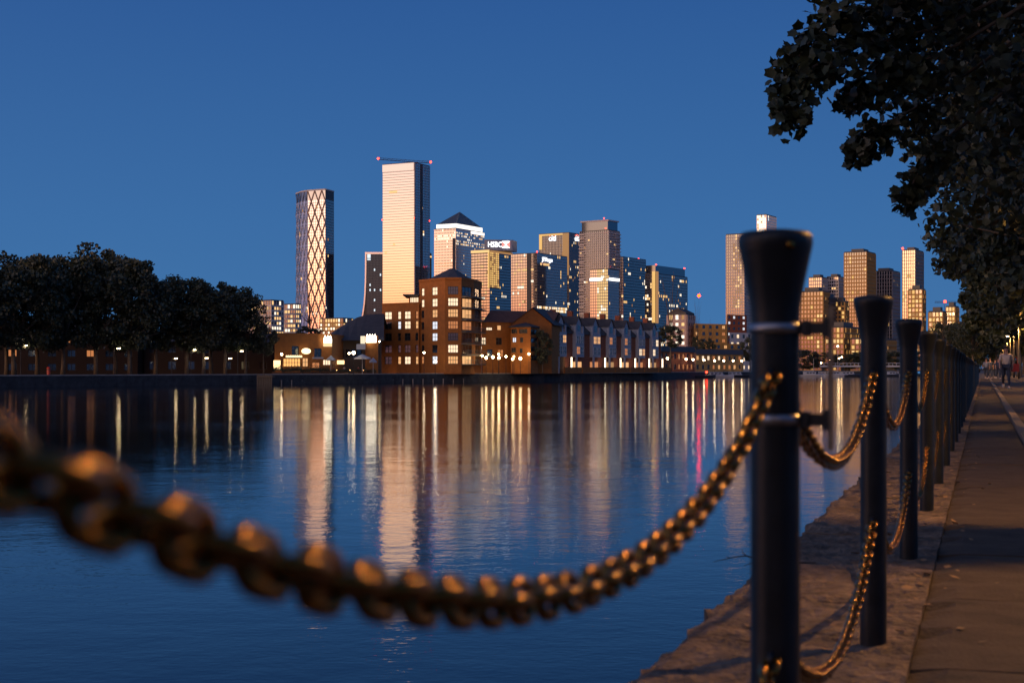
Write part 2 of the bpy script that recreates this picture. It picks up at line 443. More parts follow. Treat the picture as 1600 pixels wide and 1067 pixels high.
# ---------------------------------------------------------------- skyline towers
def runs(nf, nb, p_floor, p_cell, r, warm=(2, 2, 3), full=.0):
    """which cells of a curtain wall are lit: whole stretches of a floor, then single rooms"""
    g = [[1]*nb for _ in range(nf)]
    for i in range(nf):
        if r.random() < full:
            c = r.choice(warm); k0 = r.randint(0, nb//4); k1 = r.randint(nb*3//4, nb)
            for j in range(k0, k1):
                if r.random() < .85: g[i][j] = c
        elif r.random() < p_floor:
            j = r.randint(0, nb-1); ln = r.randint(1, max(2, nb//3)); c = r.choice(warm)
            for q in range(j, min(nb, j+ln)):
                if r.random() < .75: g[i][q] = c
        for j in range(nb):
            if r.random() < p_cell: g[i][j] = r.choice(warm + (4,))
    return g
def facade(mb, A, B, z0, z1, nf, nb, grid, band=.22, mull=.12, proud=.35, off=.05, sill=True):
    """A to B is left to right seen from outside; glass cells, floor bands and mullions stand proud of each other"""
    A = Vector((A[0], A[1], 0)); B = Vector((B[0], B[1], 0)); d = B - A; L = d.length; ux = d/L
    nrm = Vector((ux.y, -ux.x, 0)); fh = (z1-z0)/nf; bw = L/nb; up = Vector((0, 0, 1))
    for i in range(nf):
        za = z0 + i*fh
        row = grid[i]; j = 0
        while j < nb:
            k = j
            if row[j] == 1:
                while k+1 < nb and row[k+1] == 1: k += 1
            p = A + nrm*off + ux*(j*bw); q = A + nrm*off + ux*((k+1)*bw)
            mb.quad(p+up*za, q+up*za, q+up*(za+fh), p+up*(za+fh), row[j]); j = k+1
        if band: mb.obox(A + nrm*off + up*(za-fh*band*.5), ux*L, nrm*proud, up*(fh*band), 0)
    if mull:
        for j in range(nb+1):
            mb.obox(A + nrm*off + ux*(j*bw-bw*mull*.5) + up*z0, ux*(bw*mull), nrm*(proud*.7), up*(z1-z0), 0)
def corners(x0, xc, x2, Y, al):
    c, s = math.cos(al), math.sin(al); t0 = (x0-800)/F; t2 = (x2-800)/F; Xc = (xc-800)*Y/F
    a = (Xc - t0*Y)/(c + t0*s); b_ = (t2*Y - Xc)/(s - t2*c)
    C = Vector((Xc, Y)); Lf = C + Vector((-c, s))*a; Rt = C + Vector((s, c))*b_
    return Lf, C, Rt, Lf + (Rt - C)
def zat(y, Y): return CZ - (y-HY)*Y/F
def beacon(parent, p, r=1.1):
    m = MB(); m.lathe([(r*.3, -r), (r*.9, -r*.5), (r, 0), (r*.9, r*.5), (r*.3, r)], 8, 0, p); return m.build('beacon', E_red, parent)
def tower(label, x0, xc, x2, yt, Y, al, fh, bwL, bwR, glass, frame, litL, litR, band=(.22, .22), mull=(.12, .12), lits=None, z0=FZ, name='office_tower', group=None, proud=.35, roof=None, seed=0):
    r = random.Random(seed + int(x0)); al = math.radians(al)
    Lf, C, Rt, Bk = corners(x0, xc, x2, Y, al); zt = zat(yt, Y); nf = max(2, round((zt-z0)/fh))
    o = thing(name, label, 'building', (C.x, C.y, z0), group, worldparts=True)
    m = MB(); m.prism([Lf, C, Rt, Bk], z0, zt + 1.0, 0); m.build('body', M_body, o)
    gl = (M_glass, M_glassd)[0] if glass is None else glass
    E3 = lits or [E_warm, E_white, E_dim]
    for nm, A, B, bw, lit, bd, ml in (('facade', Lf, C, bwL, litL, band[0], mull[0]), ('facade', C, Rt, bwR, litR, band[1], mull[1])):
        nb = max(2, round((B-A).length/bw))
        m = MB(); gr = lit if callable(lit) is False and isinstance(lit, list) else (lit(nf, nb, r) if callable(lit) else runs(nf, nb, *lit[:2], r, full=lit[2] if len(lit) > 2 else 0))
        facade(m, A, B, z0, zt, nf, nb, gr, bd, ml, proud)
        m.build(nm, [frame, gl] + E3, o, kind='stuff')
    o['_c'] = 1
    return o, (Lf, C, Rt, Bk, zt, z0)
def text_part(parent, body, A, B, z, h, m, out=.6, name='sign_lettering', width=None):
    """raised letters on the face A to B, centred; body is real lettering"""
    cu = bpy.data.curves.new('t', 'FONT'); cu.body = body; cu.size = 1; cu.extrude = .04; cu.align_x = 'CENTER'
    cu.resolution_u = 2
    to = bpy.data.objects.new('t', cu); COL.objects.link(to)
    dg = bpy.context.evaluated_depsgraph_get(); dg.update()
    me = bpy.data.meshes.new_from_object(to.evaluated_get(dg)); bpy.data.objects.remove(to); bpy.data.curves.remove(cu)
    A = Vector((A[0], A[1], 0)); B = Vector((B[0], B[1], 0)); ux = (B-A).normalized(); nrm = Vector((ux.y, -ux.x, 0))
    xs = [v.co.x for v in me.vertices]; wd = max(xs)-min(xs)
    sx_ = h*1.0 if width is None else width/wd
    for v in me.vertices:
        p = (A+B)*.5 + ux*(v.co.x*sx_) + nrm*(out + v.co.z*2) + Vector((0, 0, z + v.co.y*h)); v.co = p
    me.materials.clear(); me.materials.append(m); me.name = name
    return link(name, me, parent)
def along(A, B, f0, f1):
    A = Vector(A); B = Vector(B); return A + (B-A)*f0, A + (B-A)*f1
def fbox(parent, name, A, B, z0, z1, depth, m, out=.0, kind=None):
    A = Vector((A[0], A[1], 0)); B = Vector((B[0], B[1], 0)); ux = B-A; nrm = Vector((ux.y, -ux.x, 0)).normalized()
    mb = MB(); mb.obox(A + nrm*out + Vector((0, 0, z0)), ux, nrm*depth, Vector((0, 0, z1-z0))); return mb.build(name, m, parent, kind=kind)

# -- diagrid tower
def diagrid():
    Y = 1850; zt = zat(297, Y); z0 = FZ
    C1 = W(481, HY, Y+13).to_2d(); C2 = W(508.5, HY, Y).to_2d(); L0 = W(463, HY, Y+46).to_2d(); R0 = W(521.5, HY, Y+24).to_2d()
    o = thing('lattice_tower', 'slender rounded tower wrapped in a bronze diamond lattice', 'building', (C1.x, C1.y, z0), worldparts=True)
    Bk = W(492, HY, Y+60).to_2d(); cl = W(470.5, HY, Y+26).to_2d()
    m = MB(); m.prism([L0, cl, C1, C2, R0, Bk], z0, zt); m.build('body', M_body, o)
    r = random.Random(4); nf = 62
    GLL = mat('lattice_glass', (.80, .80, .82), .07, 1.0)
    for A, B, lit, fr, gl in ((L0, cl, (.05, .005), M_steel, GLL), (cl, C1, (.05, .005), M_steel, GLL), (C1, C2, (.10, .01), M_pale, GLL), (C2, R0, (.02, .003), M_bandd, M_glass)):
        nb = max(3, round((B-A).length/3)); m = MB()
        facade(m, A, B, z0, zt-12, nf, nb, runs(nf, nb, *lit, r), .16 if fr is not M_steel else .08, .10 if fr is not M_steel else .05, .25); m.build('facade', [fr, gl, E_warm, E_white, E_dim], o, kind='stuff')
        fbox(o, 'crown_panel', A, B, zt-12, zt+1, .3, M_bandd if fr is M_bandd else M_glass)
        fbox(o, 'parapet', A, B, zt, zt+1.6, .9, M_pale)
    H = 28.2; cache = {}
    def brace(A, B, f0, f1, za, zb, th):
        p = A + (B-A)*f0; q = A + (B-A)*f1; u2 = (B-A).normalized(); nn = Vector((u2.y, -u2.x, 0))
        P = Vector((p.x, p.y, za)); D = Vector((q.x, q.y, zb)) - P; ux = Vector((u2.x, u2.y, 0))
        mb = MB(); mb.obox(P + nn*.45 - ux*th*.5, D, ux*th, nn*.7); mb.build('brace', M_bronze if th > 1 else M_steel, o)
    for A, B, ncol in ((C1, C2, 2.5), (cl, C1, 2), (L0, cl, 2)):
        n2 = int(ncol*2); k = 0; z = zt
        while z > 8:
            for j in range(n2):
                up = (j + k) % 2 == 0
                za, zb = (z, z-H/2) if up else (z-H/2, z)
                if min(za, zb) > 2: brace(A, B, j/n2, (j+1)/n2, za, zb, 1.05 if A is C1 else .42)
            z -= H/2; k += 1
    return o
diagrid()

# -- tall glass tower with the crane
GT_glass = mat('tall_glass', (.47, .47, .48), .06, 1.0)
o, (Lf, C, Rt, Bk, zt, z0) = tower('tallest pale glass slab tower with a crane on its roof', 598, 647, 671.5, 254.5, 1750, 27, 3.25, 3.1, 3.4, GT_glass, M_band, (.10, .006), (.02, .003), band=(.13, .15), mull=(0, .10), seed=1, name='glass_tower')
fbox(o, 'top_screen', Lf, C, zt-9, zt, .5, GT_glass, .3)
fbox(o, 'edge_fin', *along(C, Rt, .0, .03), z0, zt, .8, M_pale, .1)
fbox(o, 'recess', *along(C, Rt, .42, .50), z0, zt, .5, M_bandd, .3)
for p in (Lf, C, Rt): beacon(o, (p.x-.4, p.y-.8, zat(341, 1750)), .8)
ck = thing('tower_crane', 'luffing tower crane lying flat over the tallest glass tower', 'crane', (C.x-2, C.y+14, zt), worldparts=True)
def truss(name, P, Q_, w_, parent, m):
    P = Vector(P); Q_ = Vector(Q_); d = Q_-P; L = d.length; u = d/L; sd_ = u.cross(Vector((0,0,1))).normalized()*w_; up = sd_.cross(u).normalized()*w_
    mb = MB(); n_ = max(3, int(L/(w_*2.2)))
    for c in (-sd_*.5, sd_*.5, up): mb.tube([P+c, Q_+c], w_*.10, 4)
    for k in range(n_):
        a = P+d*(k/n_); b_ = P+d*((k+1)/n_); mid = (a+b_)*.5+up
        for c in (-sd_*.5, sd_*.5): mb.tube([a+c, mid], w_*.06, 4); mb.tube([mid, b_+c], w_*.06, 4)
    return mb.build(name, m, parent)
M_crane = mat('crane_steel', (.10, .09, .09), .5, .4)
ca = Vector((C.x-1, C.y+12, 0)); pj = W(591, 249.5, 1762); pb = W(673, 255, 1762); pc = W(650, 254, 1762)
truss('mast', (pc.x, pc.y, zt), pc, 2.2, ck, M_crane)
truss('jib', pc, pj, 2.2, ck, M_crane); truss('counter_jib', pc, pb, 2.2, ck, M_crane)
fbox(ck, 'cab', (pc.x-1.5, pc.y-1.2), (pc.x+1.5, pc.y-1.2), pc.z-3, pc.z, 1.5, M_crane)
beacon(ck, pj + Vector((0, -1, 1)), 1.3); beacon(ck, pb + Vector((0, -1, 1)), 1.3)

# -- curved dark tower left of it
def flared():
    Y = 1900; o = thing('flared_tower', 'dark narrow tower whose left edge flares out near the ground', 'building', (W(585, HY, Y).x, Y, FZ), worldparts=True)
    ys = [394, 420, 440, 460, 475, 488, 500, 520, 572]; xl = [571.5, 571.3, 571, 570.2, 569, 567.2, 565, 560, 550]
    m = MB(); gl = MB(); r = random.Random(5); ed = MB()
    for k in range(len(ys)-1):
        a, b_ = W(xl[k], ys[k], Y), W(xl[k+1], ys[k+1], Y); c, d = W(604, ys[k+1], Y), W(604, ys[k], Y)
        bk = Vector((6, 34, 0)); m.obox(Vector(b_)*1, c-b_, bk, Vector((0,0,a.z-b_.z)))
        ed.obox(b_ + Vector((-.8, -1.2, 0)), a-b_, Vector((1.8, 0, 0)), Vector((0, 1.1, 0)))
    m.build('body', M_body, o); ed.build('edge_fin', M_steel, o)
    nf = 46; nb = 11; zt = zat(396, Y)
    g_ = [[1]*nb for _ in range(nf)]
    for i in range(nf):
        for j in (2, 5, 9):
            if r.random() < .22 and i % 2: g_[i][j] = 3
    fm = MB(); A, B = W(572.5, HY, Y-.4), W(598, HY, Y-.4)
    facade(fm, A, B, FZ, zt, nf, nb, g_, .08, .16, .5, .1); fm.build('facade', [mat('night_fin', (.018, .024, .036), .5), mat('night_glass', (.035, .05, .08), .1, 1.0), E_cool, E_cool, E_cool], o, kind='stuff')
    fbox(o, 'top_rim', A, W(598, HY, Y-.4), zt-1, zt+1.5, 1, M_steel, .2)
    p = W(576.5, 402, Y-2); mb = MB()
    mb.box(p.x-2.2, p.x+2.2, p.y-.5, p.y, p.z-1.2, p.z+4); mb.box(p.x-2.2, p.x+2.2, p.y-.5, p.y, p.z-4, p.z-2.2); mb.build('sign_emblem', E_cool, o)
flared()
o, k_ = tower('dark low tower tucked behind the tallest glass tower with one lit band', 655, 660, 674, 395, 1980, 30, 3.6, 3, 3, M_glassd, M_bandd, (.03, .005), (.03, .01))
fbox(o, 'lit_band', k_[0], k_[1], zat(401, 1980), zat(398.5, 1980), .4, E_warm, .3); fbox(o, 'lit_band', k_[1], k_[2], zat(401, 1980), zat(398.5, 1980), .4, E_warm, .3)

# -- pyramid tower
r_ = random.Random(9)
def pyl(nf, nb, r):
    g_ = runs(nf, nb, .12, .02, r)
    for i in (nf-3, nf-4, nf-13, nf-14, nf-36):
        for j in range(nb):
            if 0 <= i < nf and r.random() < .8: g_[i][j] = 3 if i > nf-6 else 4
    return g_
def pyr(nf, nb, r):
    g_ = runs(nf, nb, .35, .05, r, full=.06)
    for i in (nf-2, nf-3, nf-5, nf-6):
        for j in range(nb):
            if r.random() < .6: g_[i][j] = r.choice((2, 3))
    return g_
o, (Lf, C, Rt, Bk, zt, z0) = tower('steel clad tower topped by a dark pyramid over a glowing white band', 679, 712, 756.5, 357, 2050, 29, 4.0, 2.6, 2.6, M_glassd, M_steel, pyl, pyr, band=(.46, .40), mull=(.36, .36), name='pyramid_tower', seed=2)
z1 = zat(349, 2050); cx = (Lf+C+Rt+Bk)/4
ins = [cx + (p-cx)*.93 for p in (Lf, C, Rt, Bk)]
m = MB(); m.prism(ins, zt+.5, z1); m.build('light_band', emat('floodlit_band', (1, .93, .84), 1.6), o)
ap = zat(326, 2050); m = MB(); base = [cx + (p-cx)*.90 for p in (Lf, C, Rt, Bk)]
for k in range(4):
    a, b_ = base[k], base[(k+1) % 4]
    for q in range(10):
        f0, f1 = q/10, (q+1)/10
        def PT(p, f): return Vector((p.x + (cx.x-p.x)*f, p.y + (cx.y-p.y)*f, z1 + (ap-z1)*f + .1))
        nn = Vector((b_.y-a.y, a.x-b_.x, 0)).normalized()*.25
        m.quad(PT(a, f0)+nn, PT(b_, f0)+nn, PT(b_, f1), PT(a, f1))
m.build('pyramid_roof', mat('pyramid_steel', (.13, .14, .16), .45, .6), o)
fbox(o, 'corner_notch', *along(Lf, C, .86, 1.0), z0, zat(372, 2050), .3, M_body, .4)
a, b_ = along(C, Rt, .52, .99); fbox(o, 'sign_panel', a, b_, zat(361.5, 2050), zat(357.2, 2050), .5, emat('sign_soft', (1, .9, .8), 1.5), .6)

# -- bank tower with box sign on the roof
def gold(nf, nb, r):
    g_ = runs(nf, nb, .2, .03, r); return g_
o, (Lf, C, Rt, Bk, zt, z0) = tower('glass bank tower with a gold lit corner strip and a roof sign box', 736.5, 765, 800, 391, 1930, 30, 3.9, 2.4, 2.6, None, M_bandd, (.35, .04), (.16, .03), band=(.3, .2), mull=(.16, .1), seed=3)
a, b_ = along(Lf, C, .92, 1.0); fbox(o, 'gold_strip', a, b_, zat(450, 1930), zat(394, 1930), .9, E_gold, .2)
a, b_ = along(C, Rt, .0, .40)
m = MB(); nfg = 16; facade(m, a, b_, zat(449, 1930), zat(394, 1930), nfg, 5, [[2 if R.random() < .8 else 4 for _ in range(5)] for _ in range(nfg)], .2, .12, .4, .5); m.build('gold_bay', [M_bronze, M_glassd, E_gold, E_white, E_dim], o, kind='stuff')
fbox(o, 'lit_cornice', Lf, C, zat(394.5, 1930), zat(390.5, 1930), .8, E_warm, .6); fbox(o, 'lit_cornice', C, Rt, zat(394, 1930), zat(391, 1930), .8, E_dim, .6)
a2 = along(Lf, Rt, .30, 1.0); m = MB()
A_, B_ = W(757, HY, 1945).to_2d(), W(801, HY, 1950).to_2d(); back = Vector((6, 26))
m.prism([A_, B_, B_+back, A_+back], zt+.8, zat(374.5, 1945)); m.build('sign_box', mat('sign_box_grey', (.30, .32, .36), .5, .2), o)
text_part(o, 'HSBC', *along(A_, B_, .12, .62), zat(386, 1945), 10.5, E_sign, .5, width=19)
pL = along(A_, B_, .76, .80)[0]; hz = zat(382, 1945); m = MB()
for q in range(2):
    s_ = -1 if q else 1
    m.tri((pL.x, pL.y-.9, hz), (pL.x+5.6*s_, pL.y-.9, hz+4.6), (pL.x+5.6*s_, pL.y-.9, hz-4.6)) if s_ < 0 else m.tri((pL.x, pL.y-.9, hz), (pL.x+5.6, pL.y-.9, hz-4.6), (pL.x+5.6, pL.y-.9, hz+4.6))
m.tri((pL.x, pL.y-.9, hz), (pL.x+5.6, pL.y-.9, hz+4.6), (pL.x-5.6, pL.y-.9, hz+4.6), 1); m.tri((pL.x, pL.y-.9, hz), (pL.x-5.6, pL.y-.9, hz-4.6), (pL.x+5.6, pL.y-.9, hz-4.6), 1)
m.build('sign_emblem', [emat('sign_red', (1, .35, .3), 1.0), E_sign], o)

# -- broad dark bank block
def jp(nf, nb, r):
    g_ = runs(nf, nb, .35, .02, r)
    for i in (2, 3, 6, 7, 9, 10, nf-19, nf-20):
        if 0 <= i < nf:
            for j in range(nb):
                if r.random() < .78: g_[i][j] = r.choice((2, 3, 3))
    return g_
o, (Lf, C, Rt, Bk, zt, z0) = tower('broad dark glass bank block with white lettering on its right face', 798.5, 839, 886, 396, 1880, 33, 3.8, 2.5, 2.6, None, M_band, (.45, .03, .04), jp, band=(.2, .16), mull=(.14, .10), seed=6)
fbox(o, 'dark_slot', *along(Lf, C, .62, .78), z0, zt, .5, M_bandd, .3)
for k, _ in enumerate((0,)): pass
text_part(o, 'J.P.Morgan', *along(C, Rt, .04, .62), zat(407, 1880), 8.0, E_sign, .6, width=26)
beacon(o, (C.x, C.y-1, zt+2), .9)

# -- tower with two lit wordmarks
o, (Lf, C, Rt, Bk, zt, z0) = tower('glass tower behind with orange lit edges and two rounded wordmarks', 843, 889, 907, 364, 2080, 33, 3.9, 2.5, 2.5, M_glassd, M_band, (.3, .04), (.3, .05), band=(.12, .12), mull=(.4, .3), seed=8)
fbox(o, 'lit_edge', *along(Lf, C, 0, .09), zat(388, 2080), zt, .9, E_gold, .3)
fbox(o, 'lit_edge', *along(Lf, C, .80, 1.0), zat(430, 2080), zt, .9, E_dim, .3); fbox(o, 'lit_edge', *along(Lf, C, .09, .80), zat(366.5, 2080), zt, .9, E_gold, .3)
for A_, B_ in (along(Lf, C, .28, .62), along(C, Rt, .30, 1.0)):
    text_part(o, 'citi', A_, B_, zat(375, 2080), 12, E_sign, .9, width=12)
    mb = MB(); A3 = Vector((*A_, 0)); B3 = Vector((*B_, 0)); ux = (B3-A3).normalized(); nn = Vector((ux.y, -ux.x, 0)); c0 = (A3+B3)*.5 + nn*1.0 + Vector((0, 0, zat(369, 2080)))
    for k in range(8):
        a0, a1 = math.pi*(.12+.095*k), math.pi*(.12+.095*(k+1))
        f_ = lambda a, r: c0 + ux*(math.cos(a)*r) + Vector((0, 0, math.sin(a)*r*.7))
        mb.quad(f_(a0, 4.5), f_(a0, 5.8), f_(a1, 5.8), f_(a1, 4.5))
    mb.build('sign_arc', emat('arc_red', (1, .16, .1), 2.0), o)

# -- striped residential tower with set back top
def bal(nf, nb, r): return runs(nf, nb, .08, .03, r)
o, (Lf, C, Rt, Bk, zt, z0) = tower('grey balcony striped apartment tower with a set back top', 906, 951, 968, 360, 1820, 35, 3.2, 3.2, 3, M_glassd, M_pale, bal, bal, band=(.36, .36), mull=(.12, .08), name='apartment_tower', seed=4, proud=.9)
m = MB()
for i in range(40):
    z = z0 + (zt-z0)*i/40
    a, b_ = along(Lf, C, -.03, .16); ux = b_-a
    m.obox((a.x, a.y, z), Vector((ux.x, ux.y, 0)), Vector((-.6, -1.6, 0)), Vector((0, 0, 1.2)))
    a, b_ = along(C, Rt, .55, 1.04); ux = b_-a
    m.obox((a.x, a.y, z), Vector((ux.x, ux.y, 0)), Vector((1.6, -1.0, 0)), Vector((0, 0, 1.2)))
m.build('balcony_stack', M_pale, o, kind='stuff')
ins = [cx_ for cx_ in [(Lf+C+Rt+Bk)/4 + (p-(Lf+C+Rt+Bk)/4)*.9 for p in (Lf, C, Rt, Bk)]]
m = MB(); m.prism(ins, zt+.5, zat(345, 1820)); m.build('penthouse', M_glassd, o)
m = MB(); m.prism([(Lf+C+Rt+Bk)/4 + (p-(Lf+C+Rt+Bk)/4)*.98 for p in (Lf, C, Rt, Bk)], zat(345, 1820), zat(343, 1820)); m.build('roof_slab', M_pale, o)
beacon(o, (C.x-6, C.y-2, zat(341.5, 1820)), .8); beacon(o, (C.x-4, C.y-2, zat(357, 1820)), .7)

# -- gold fronted block with two sign bars
o, (Lf, C, Rt, Bk, zt, z0) = tower('shorter block with a glowing gold front and white sign bars', 922, 950, 967, 421, 1740, 33, 3.6, 2.6, 2.6, M_glass, M_band, lambda nf, nb, r: [[(2 if r.random() < .9 else 3) if j > nb*.35 else 1 for j in range(nb)] for i in range(nf)], (.1, .02), band=(.22, .12), mull=(.16, .12), lits=[emat('gold_front', (1, .62, .24), .95), E_white, E_dim], seed=5)
a, b_ = along(Lf, C, .02, .70); fbox(o, 'sign_bar', a, b_, zat(438, 1740), zat(434, 1740), .8, E_sign, 1.0)
a, b_ = along(C, Rt, .05, .95); fbox(o, 'sign_bar', a, b_, zat(438, 1740), zat(434, 1740), .8, E_sign, 1.0)
# -- dark blocks to its right
def lows(nf, nb, r):
    g_ = runs(nf, nb, .25, .03, r)
    for i in (8, 9, 3): 
        for j in range(nb):
            if i < nf and r.random() < .75: g_[i][j] = r.choice((2, 3))
    return g_
o, k_ = tower('dark stepped office block between the gold front and the corner strip block', 962, 974, 1009, 402, 1900, 33, 3.8, 2.6, 2.6, None, M_bandd, (.2, .03), lows, band=(.18, .16), mull=(.1, .1), seed=11)
beacon(o, (k_[2].x-10, k_[2].y-1, k_[4]+2), .9)
o, (Lf, C, Rt, Bk, zt, z0) = tower('dark glass block with a bright gold vertical strip at its corner', 1008, 1024, 1074, 428, 1850, 33, 3.8, 2.6, 2.6, None, M_bandd, (.5, .1, .2), lows, band=(.16, .14), mull=(.1, .08), seed=12)
fbox(o, 'gold_strip', *along(Lf, C, .72, 1.0), zat(505, 1850), zat(424, 1850), .8, E_gold, .4)
fbox(o, 'gold_strip', *along(C, Rt, .0, .07), zat(505, 1850), zat(424, 1850), .8, E_dim, .4)
m = MB(); m.prism([C + (p-C)*.92 for p in (Lf, C, Rt, Bk)], zt+1, zat(414.5, 1850)); m.build('upper_storey', M_glassd, o)
for p in (along(C, Rt, .02, .1)[0], along(C, Rt, .9, 1)[0]): beacon(o, (p.x, p.y-1, zat(413.5, 1850)), .9)
# -- low office blocks left of the lattice tower
tower('low pink stone office block with rows of lit windows, left of the lattice tower', 380, 424, 443, 470, 1150, 30, 3.9, 2.8, 2.8, M_glassd, M_pale, (.5, .25, .4), (.5, .25, .4), band=(.42, .42), mull=(.3, .3), seed=13, name='office_block')
tower('small stone office block touching the left foot of the lattice tower', 441, 462, 470, 476, 1200, 28, 3.9, 2.8, 2.8, M_glassd, M_pale, (.4, .2, .5), (.4, .2, .5), band=(.42, .42), mull=(.2, .3), seed=14, name='office_block')
tower('low lit office block peeping out right of the lattice tower foot', 500, 536, 552, 498, 1300, 29, 3.6, 3, 3, M_glassd, M_brickp, (.6, .4, .6), (.6, .3, .4), band=(.4, .4), mull=(.3, .3), seed=15, name='office_block')
# -- red beacon on a thin mast
bc = thing('beacon_mast', 'lone red warning light on a hair thin mast right of the dark blocks', 'mast', W(1092, 576, 1500), worldparts=True)
m = MB(); p = W(1092, 462, 1500); m.tube([(p.x, p.y, FZ), p], [.12, .05], 5); m.build('mast', M_lampiron, bc); beacon(bc, p, 1.5).data.materials[0] = emat('strong_beacon', (1, .012, .0), 50)
# -- residential towers seen left and right of the first post
E_bal = [E_warm, E_white, E_dim]
def balc(nf, nb, r): return [[(2 if r.random() < .5 else 4) if (j > nb*.25 and j < nb*.8 and i > nf*.45 and r.random() < .55) else 1 for j in range(nb)] for i in range(nf)]
tower('speckled apartment tower with lit balconies left of the strapped post head', 1134.5, 1163, 1200, 366, 1500, 30, 3.1, 2.6, 3, M_glassd, M_pale, balc, (.1, .02), band=(.3, .3), mull=(.3, .3), seed=16, name='apartment_tower')
tower('white lit tower top rising above the strapped post head', 1183, 1197, 1213, 336, 1650, 30, 3.2, 2.4, 3, M_glassd, M_steel, (.9, .6, .7), (.05, .02), band=(.25, .2), mull=(.2, .2), lits=[E_cool, E_white, E_cool], seed=17, name='apartment_tower')
GT = [
 ('gold balcony block just right of the strapped post', 1246, 1286, 1296, 456, 1000, 3.1, (.25, .06), 'b'),
 ('white gabled tower behind the gold balcony block', 1264, 1284, 1293, 434, 1400, 3.2, (.1, .03), 'p'),
 ('white gabled tower close against the tall gold tower', 1292, 1310, 1320, 433, 1420, 3.2, (.1, .03), 'p'),
 ('narrow orange lit block between darker blocks below the white gables', 1304, 1320, 1326, 472, 1020, 3.1, (.5, .3), 'b'),
 ('tall gold apartment tower with a flat notched top', 1319, 1354, 1368, 394, 1200, 3.2, (.2, .05), 'b'),
 ('gold glass tower right of the tall notched tower', 1362, 1394, 1406, 424, 1250, 3.2, (.1, .02), 'v'),
 ('slim pale tower with a red light on its corner', 1410, 1430, 1443, 391, 1350, 3.2, (.1, .03), 'v'),
 ('lit gold block in front of the slim pale tower', 1419, 1441, 1446, 453, 1000, 3.1, (.8, .55), 'b'),
 ('squat lit block near the overhanging leaves', 1451, 1473, 1479, 488, 900, 3.1, (.8, .5), 'b'),
 ('stepped lit block beside the overhanging leaves, its taller half', 1478, 1492, 1498, 480, 950, 3.1, (.7, .5), 'b'),
 ('stepped lit block beside the overhanging leaves, its lower half', 1492, 1512, 1522, 510, 930, 3.1, (.8, .6), 'b'),
 ('low orange block at the foot of the gold towers', 1290, 1318, 1345, 512, 800, 3.1, (.7, .3), 'b'),
 ('dark slab block beside the narrow orange block', 1284, 1296, 1308, 466, 1010, 3.1, (.1, .03), 'd'),
 ('low lit block behind the second post', 1330, 1362, 1400, 530, 780, 3.1, (.7, .35), 'b')]
for k, (lb, x0, xc, x2, yt, Y, fh, lit, st) in enumerate(GT):
    fr = {'b': M_brickp, 'p': M_pale, 'v': M_band, 'd': M_bandd}[st]
    gl = M_glassd if st in 'bd' else M_glass
    o, k_ = tower(lb, x0, xc, x2, yt, Y, 30, fh, 2.2, 2.2, gl, fr, lit, (lit[0]*.4, lit[1]*.4), band=(.34 if st != 'v' else .12, .3), mull=(.28, .3), lits=[E_gold, E_warm, E_dim], seed=20+k, name='apartment_tower', proud=.5)
    Lf, C, Rt, Bk, zt, z0 = k_; cxx = (Lf+C+Rt+Bk)/4
    m = MB(); m.prism([cxx + (p-cxx)*.55 for p in (Lf, C, Rt, Bk)], zt+.5, zt+3.5); m.build('roof_plant', M_bandd, o)
    if k == 6: beacon(o, (Lf.x, Lf.y-1, zt+2), 1.0)
c2 = thing('tower_crane', 'far crane with a red light near the overhanging leaves', 'crane', W(1476, 576, 1300), worldparts=True)
p = W(1476, 473, 1300); truss('mast', (p.x, p.y, FZ), p, 1.6, c2, M_crane); truss('jib', p + Vector((-9, 0, 0)), p + Vector((22, 0, 0)), 1.2, c2, M_crane); beacon(c2, p+Vector((0, -1, 1)), 1.3)

# ---------------------------------------------------------------- far waterfront
def bankY(x):
    for (xa, ya), (xb, yb) in zip(BANK, BANK[1:]):
        if xa <= x <= xb: return ya + (yb-ya)*(x-xa)/(xb-xa)
    return BANK[-1][1]
def tpx(A, B, x):                        # where the sight line of column x meets the plan line A to B (0..1)
    k = (x-800)/F; return (A[0] - k*A[1])/((k*(B[1]-A[1])) - (B[0]-A[0]))
def wallface(mb, A, B, z0, z1, ops, depth=.22, mi=0):
    """brick face with real openings and reveals; ops are (u0, u1, za, zb) in metres along A to B"""
    A = Vector((A[0], A[1], 0)); B = Vector((B[0], B[1], 0)); d = B-A; L = d.length; ux = d/L; nn = Vector((ux.y, -ux.x, 0)); up = Vector((0,0,1))
    us = sorted({0., L} | {o_[0] for o_ in ops} | {o_[1] for o_ in ops}); zs = sorted({z0, z1} | {o_[2] for o_ in ops} | {o_[3] for o_ in ops})
    for ua, ub in zip(us, us[1:]):
        for za, zb in zip(zs, zs[1:]):
            um, zm = (ua+ub)/2, (za+zb)/2
            if any(o_[0] < um < o_[1] and o_[2] < zm < o_[3] for o_ in ops): continue
            mb.quad(A+ux*ua+up*za, A+ux*ub+up*za, A+ux*ub+up*zb, A+ux*ua+up*zb, mi)
    for u0, u1, za, zb in ops:
        p = [A+ux*u0+up*za, A+ux*u1+up*za, A+ux*u1+up*zb, A+ux*u0+up*zb]; q = [v - nn*depth for v in p]
        for k in range(4): mb.quad(p[k], q[k], q[(k+1) % 4], p[(k+1) % 4], mi)
